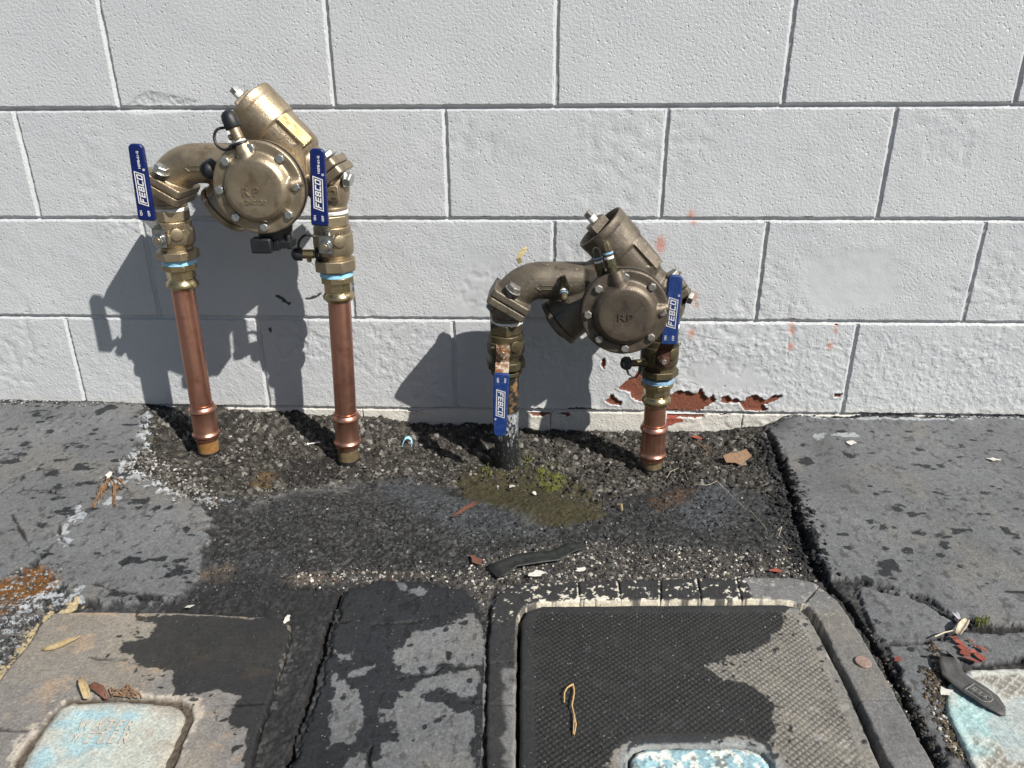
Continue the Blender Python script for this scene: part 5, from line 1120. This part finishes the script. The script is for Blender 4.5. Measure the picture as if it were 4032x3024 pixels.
def wander(a, b_, da, db, n, s): 
    q = [(a, b_, .002)]
    for _ in range(n): a += da+random.uniform(-s, s); b_ += db+random.uniform(-s, s); q.append((a, b_, random.uniform(.001, .006)))
    return q
for k in range(9): rp.append(wander(random.uniform(225, 262), random.uniform(1036, 1052), random.uniform(-3, 3), 4, 7, 4))
for k in range(5): rp.append(wander(228+random.uniform(-4, 4), 1055, -3.2, 6, 8, 1.6)); rp.append(wander(248+random.uniform(-4, 4), 1055, .4, 6, 8, 1.6))
rp += [wander(250, 1036, 3, 2, 5, 1), wander(268, 1040, -1, 4, 6, 1)]
wires('root_clump', rp, .0009, M['root'], 'dry orange-brown root clump on the left asphalt slab', 'roots')
flake(239, 1036, .006, M['whiteflake'], 'white paint chip caught on the orange-brown root clump', asp=1.6, dz=.004)
ribbon('rubber_strap', [(1064, 1242), (1085, 1235), (1110, 1224), (1140, 1217), (1170, 1213), (1200, 1206), (1230, 1194), (1262, 1186)], [.017, .016, .013, .013, .013, .012, .012, .009], M['strap'], 'crumpled black rubber strip lying above the top of the vault collar', 'strip', lift=[.003, .006, .008, .006, .007, .005, .008, .006], curl=.2, thick=.0016, edge=.10)
st = ribbon('rubber_strap', [(2041, 1432), (2047, 1450), (2056, 1468), (2075, 1484), (2095, 1497), (2115, 1510), (2135, 1524), (2155, 1540), (2166, 1552)], [.006, .011, .014, .014, .0145, .0145, .014, .009, .002], M['greystrap'], 'dark grey rubber strap with a line emblem across the turquoise lid', 'strap', lvl=True, lift=[.010, .006, .003, .003, .002, .003, .002, .0015, .001], curl=.15, thick=.0020, edge=.04)
g = MB(); cc = P(2112, 1511, .0); U = n_(P(2135, 1524, 0)-P(2095, 1497, 0)); Wv = np.array([-U[1], U[0], 0]); zt = .0105
def em(u, v): return cc+U*u+Wv*v+np.array([0, 0, zt])
L_ = lambda *q: g.tube([em(*a) for a in q], .00035, 5)
L_((-.011, -.0095), (.010, -.0095), (.014, -.003), (.013, .004), (.007, .009), (-.011, .0085), (-.011, -.0095)); L_((-.011, -.003), (.013, -.003)); L_((-.011, .003), (.012, .003))
for k, ch in enumerate('USA'): put_text(g, ch, .0038, em(-.006+.0065*k, 0), U, Wv, .0003)
eo = g.build('emblem', simple('pale_print', (.3, .3, .28), None, .6, 0), st); eo.location = -st.location
flake(2046, 1437, .007, simple('silver_foil', (.5, .49, .5), (.35, .34, .36), .35, .5), 'shiny grey torn scrap at the upper end of the grey rubber strap', 'scrap', asp=.8, lvl=True, name='foil_scrap', tilt=.8, dz=.010)
flake(2040, 1501, .0075, M['whiteflake'], 'round white flake on the corner of the turquoise lid', lvl=True, asp=1.2, tilt=.1)
wires('twig', [[(1237, 1487, .003), (1240, 1500, .002), (1239, 1515, .004), (1235, 1535, .004), (1240, 1555, .003), (1239, 1575, .003), (1238, 1594, .002)], [(1235, 1489, .003), (1225, 1498, .005), (1219, 1508, .004), (1219, 1526, .002)], [(1240, 1558, .003), (1244, 1575, .003), (1240, 1596, .002)]], .0011, M['twig'], 'thin forked tan twig lying on the lattice vault lid', 'twig', True)
flake(1591, 998, .0235, M['brownleaf'], 'broad brown broken leaf on the grit left of the right slab', 'leaf', asp=1.05, tilt=.12, ang=.1, name='dry_leaf', dz=.008, tv=(.05, .38))
ribbon('dry_leaf', [(976, 1117), (990, 1110), (1005, 1102), (1020, 1093), (1033, 1086)], [.001, .003, .005, .005, .0035], M['redleaf'], 'narrow brown leaf at the lower edge of the moss patch', 'leaf', curl=.4, lift=[.001, .002, .003, .003, .003])
flake(1503, 942, .0085, M['redflake'], 'orange-red paint flake on the gravel near the right copper pipe', asp=1.7, tilt=.3, ang=-.4); flake(1677, 1232, .007, M['redflake'], 'dark red paint flake above the corner of the vault collar', asp=1.6, ang=.2)
flake(1937, 1431, .0045, M['redflake'], 'small orange triangular flake right of the vault collar', lvl=True, asp=1.3)
G1 = 'red paint flakes in the pile above the turquoise lid'
for a, b_, r, s_ in ((2070, 1394, .0042, 1.6), (2077, 1406, .0045, 1.8), (2085, 1419, .005, 1.6), (2096, 1432, .0058, 1.6), (2116, 1426, .0048, 1.5), (2100, 1399, .003, 1.1), (2102, 1415, .0042, 1.2), (2122, 1409, .0042, 1.3), (2096, 1390, .0022, 1.2), (2060, 1384, .003, 1.4), (2110, 1403, .0026, 1.0)):
    lb_ = {2070: 'topmost long brick-red flake at the left of the pile above the turquoise lid', 2096: None, 2116: 'brick-red flake at the lower right of the pile, nearest the turquoise lid edge', 2122: 'brick-red flake at the far right of the pile above the turquoise lid', 2060: 'brick-red flake beside the end of the pale straw, left of the pile'}.get(a)
    if a == 2096 and b_ > 1420: lb_ = 'largest brick-red flake, at the bottom of the pile above the turquoise lid'
    flake(a, b_, r, M['redflake'], lb_ or 'small brick-red flake in the middle of the little pile above the turquoise lid', asp=s_, lvl=True, tilt=.45, group=G1, ang=-1.0+random.uniform(-.6, .6))
ribbon('husk', [(2066, 1380), (2073, 1370), (2080, 1360), (2086, 1352)], [.003, .0048, .004, .002], leafmat('papery_husk', (.6, .54, .42), (.42, .34, .24)), 'pale papery husk above the pile of red flakes', 'husk', curl=.8, lvl=True, lift=[.003, .006, .007, .006]); 
wires('straw', [[(2016, 1386, .004), (2035, 1380, .006), (2055, 1374, .005)]], .0011, M['thread'], 'pale straw lying left of the papery husk', 'straw', True)
ribbon('husk', [(2056, 1332), (2062, 1339), (2070, 1346)], [.003, .004, .002], simple('grey_husk', (.4, .4, .43), (.3, .3, .33), .6, 0), 'small grey sliver at the crack in the right asphalt', 'sliver', curl=.5, lvl=True, lift=[.004, .004, .002])
flake(1837, 961, .0085, M['whiteflake'], 'white paint chip on the right asphalt slab nearest the wall', asp=1.3, tilt=.2); flake(2146, 998, .0085, M['whiteflake'], 'white paint chip on the right asphalt slab by the right edge', asp=1.4, tilt=.2)
flake(1105, 1053, .006, M['whiteflake'], 'larger white chip on the moss patch', asp=1.2); flake(1155, 1066, .0045, M['whiteflake'], 'smaller white chip right of the larger one on the moss', asp=1.1)
flake(410, 1316, .004, M['whiteflake'], 'white chip at the top edge of the tan lid', asp=1.6, lvl=True); flake(620, 1345, .005, M['whiteflake'], 'white chip at the top right corner of the tan lid', asp=1.5, lvl=True, ang=1.2)
flake(1255, 1232, .0045, M['whiteflake'], 'white chip below the black rubber strip, nearer its right end', asp=2.2, ang=.5, dz=.002); flake(1160, 1240, .008, M['whiteflake'], 'long white chip below the black rubber strip', asp=1.9, ang=.5)
flake(1030, 1210, .009, M['redleaf'], 'brown leaf scrap above the left end of the black rubber strip', 'leaf', name='dry_leaf', asp=1.4)
for a, b_ in ((555, 1112), (830, 1050), (1012, 1052), (520, 1150), (1090, 1085), (1126, 1060), (1450, 1115)):
    pass
wires('curled_seed', [[(1331, 1090, .003), (1335, 1095, .005), (1342, 1096, .005), (1344, 1103, .002)]], .0028, M['tanleaf'], 'small curled tan seed on the gravel right of the moss', 'seed')
wires('fibre', [[(1500+i*12, 1050+max(0, i-4)**1.2*7+3*math.sin(i), .004) for i in range(14)]], .0005, M['thread'], 'long fine pale fibre curving down the rough asphalt', 'fibre')
wires('fibre', [[(1440, 1035, .006), (1448, 1020, .010), (1465, 1014, .006), (1480, 1020, .002), (1486, 1040, .002)]], .0005, M['thread'], 'short pale fibre arching beside the right copper pipe', 'fibre')
wires('twig', [[(1500, 960, .004), (1515, 968, .006), (1530, 972, .005), (1538, 978, .003)], [(1515, 968, .006), (1525, 975, .003), (1535, 985, .002)]], .0009, M['root'], 'thin brown twig with a bud near the broad brown leaf', 'twig')
wires('fibre', [[(1680, 1150, .004), (1688, 1143, .006), (1682, 1160, .004), (1690, 1166, .003)], [(1700, 1195, .004), (1690, 1185, .006), (1705, 1190, .005), (1716, 1186, .003)]], .0006, M['thread'], 'tiny pale rootlets on the black crumbled asphalt edge', 'fibre')
wires('fibre', [[(880+i*3, 830+i, .01) for i in range(2)]], .0003, M['thread'], 'fine pale fibre by the foot of the wall', 'fibre') if False else None
# blue tape curl
g = MB(); q = gxyz(881, 963)
for (a, b_) in (((-.009, 0, .0), 1), ): pass
pts = [(-.0095, -.006, .001), (-.0095, .001, .006), (-.006, .007, .012), (0, .009, .014), (.006, .007, .011), (.009, .001, .006), (.0085, -.006, .001)]
V = []; Fs = []
for i, p_ in enumerate(pts): wv = .003 if 0 < i < 6 else .0012; V += [(p_[0], p_[1]-wv, p_[2]-wv*.4), (p_[0], p_[1]+wv, p_[2]+wv*.6)]
for i in range(6): Fs.append([2*i, 2*i+1, 2*i+3, 2*i+2])
me = bpy.data.meshes.new('tape_curl'); me.from_pydata(V, [], Fs); o = link('tape_curl', me, M['bluetape'], None, tuple(q)); sm2 = o.modifiers.new('s', 'SOLIDIFY'); sm2.thickness = .0006
tag(o, 'small curl of light blue tape on the gravel between the two assemblies', 'tape')
# screw
q = gxyz(665, 962, .003); e_ = gxyz(693, 961, .003); g = MB(); dv = e_-q; Ld = np.linalg.norm(dv); g.lathe((0, 0, 0), dv, [(0, .0032), (.0012, .0030), (.003, .0013), (.004, .0012)]+[(.004+k*.0008, .0012+.0006*(k % 2)) for k in range(1, int((Ld-.004)/.0008))]+[(Ld, .0002)], 12)
tag(g.build('screw', simple('zinc_screw', (.7, .7, .68), None, .4, .3), loc=tuple(q)), 'small silver screw on the gravel left of the second copper pipe', 'screw')
# leaf on the old valve's elbow
g = MB(); me = bpy.data.meshes.new('dry_leaf'); bx = np.array([RX-.112, YP-.004, DZ+.557])
V = [(-.006, 0, 0), (.002, -.003, .004), (-.010, 0, .010), (-.001, -.004, .013), (-.006, .001, .020), (.006, -.002, .020), (.000, 0, .028), (.010, 0, .027), (.009, .001, .032)]
me.from_pydata(V, [], [[0, 1, 3, 2], [2, 3, 5, 4], [4, 5, 7, 6], [6, 7, 8]]); o = link('dry_leaf', me, leafmat('cream_leaf', (.6, .52, .28), (.5, .4, .2)), None, tuple(bx)); s_ = o.modifiers.new('s', 'SOLIDIFY'); s_.thickness = .0006
tag(o, 'curled cream leaf standing on the inlet elbow of the old backflow preventer', 'leaf')
# moss tufts and sprigs
rp = []
for k in range(45):
    a, b_ = random.choice([(random.uniform(1160, 1215), random.uniform(1008, 1055)), (random.uniform(1035, 1062), random.uniform(1004, 1035)), (random.uniform(1128, 1150), random.uniform(990, 1006))])
    q = [(a, b_, 0)]
    for _ in range(4): a += random.uniform(-5, 5); b_ += random.uniform(-4, 3); q.append((a, b_, random.uniform(.001, .005)))
    rp.append(q)
wires('moss_sprigs', rp, .0007, M['mossy'], 'yellow-green moss sprigs around the foot of the black pipe', 'moss', kind='stuff')
rp = []
for k in range(40):
    a, b_ = random.uniform(2105, 2130), random.uniform(1346, 1362); q = [(a, b_, 0)]
    for _ in range(3): a += random.uniform(-3, 3); b_ += random.uniform(-3, 2); q.append((a, b_, random.uniform(.002, .009)))
    rp.append(q)
wires('moss_sprigs', rp, .0006, M['mossy'], 'small green moss tuft in the crack above the turquoise lid', 'moss', True, 'stuff')
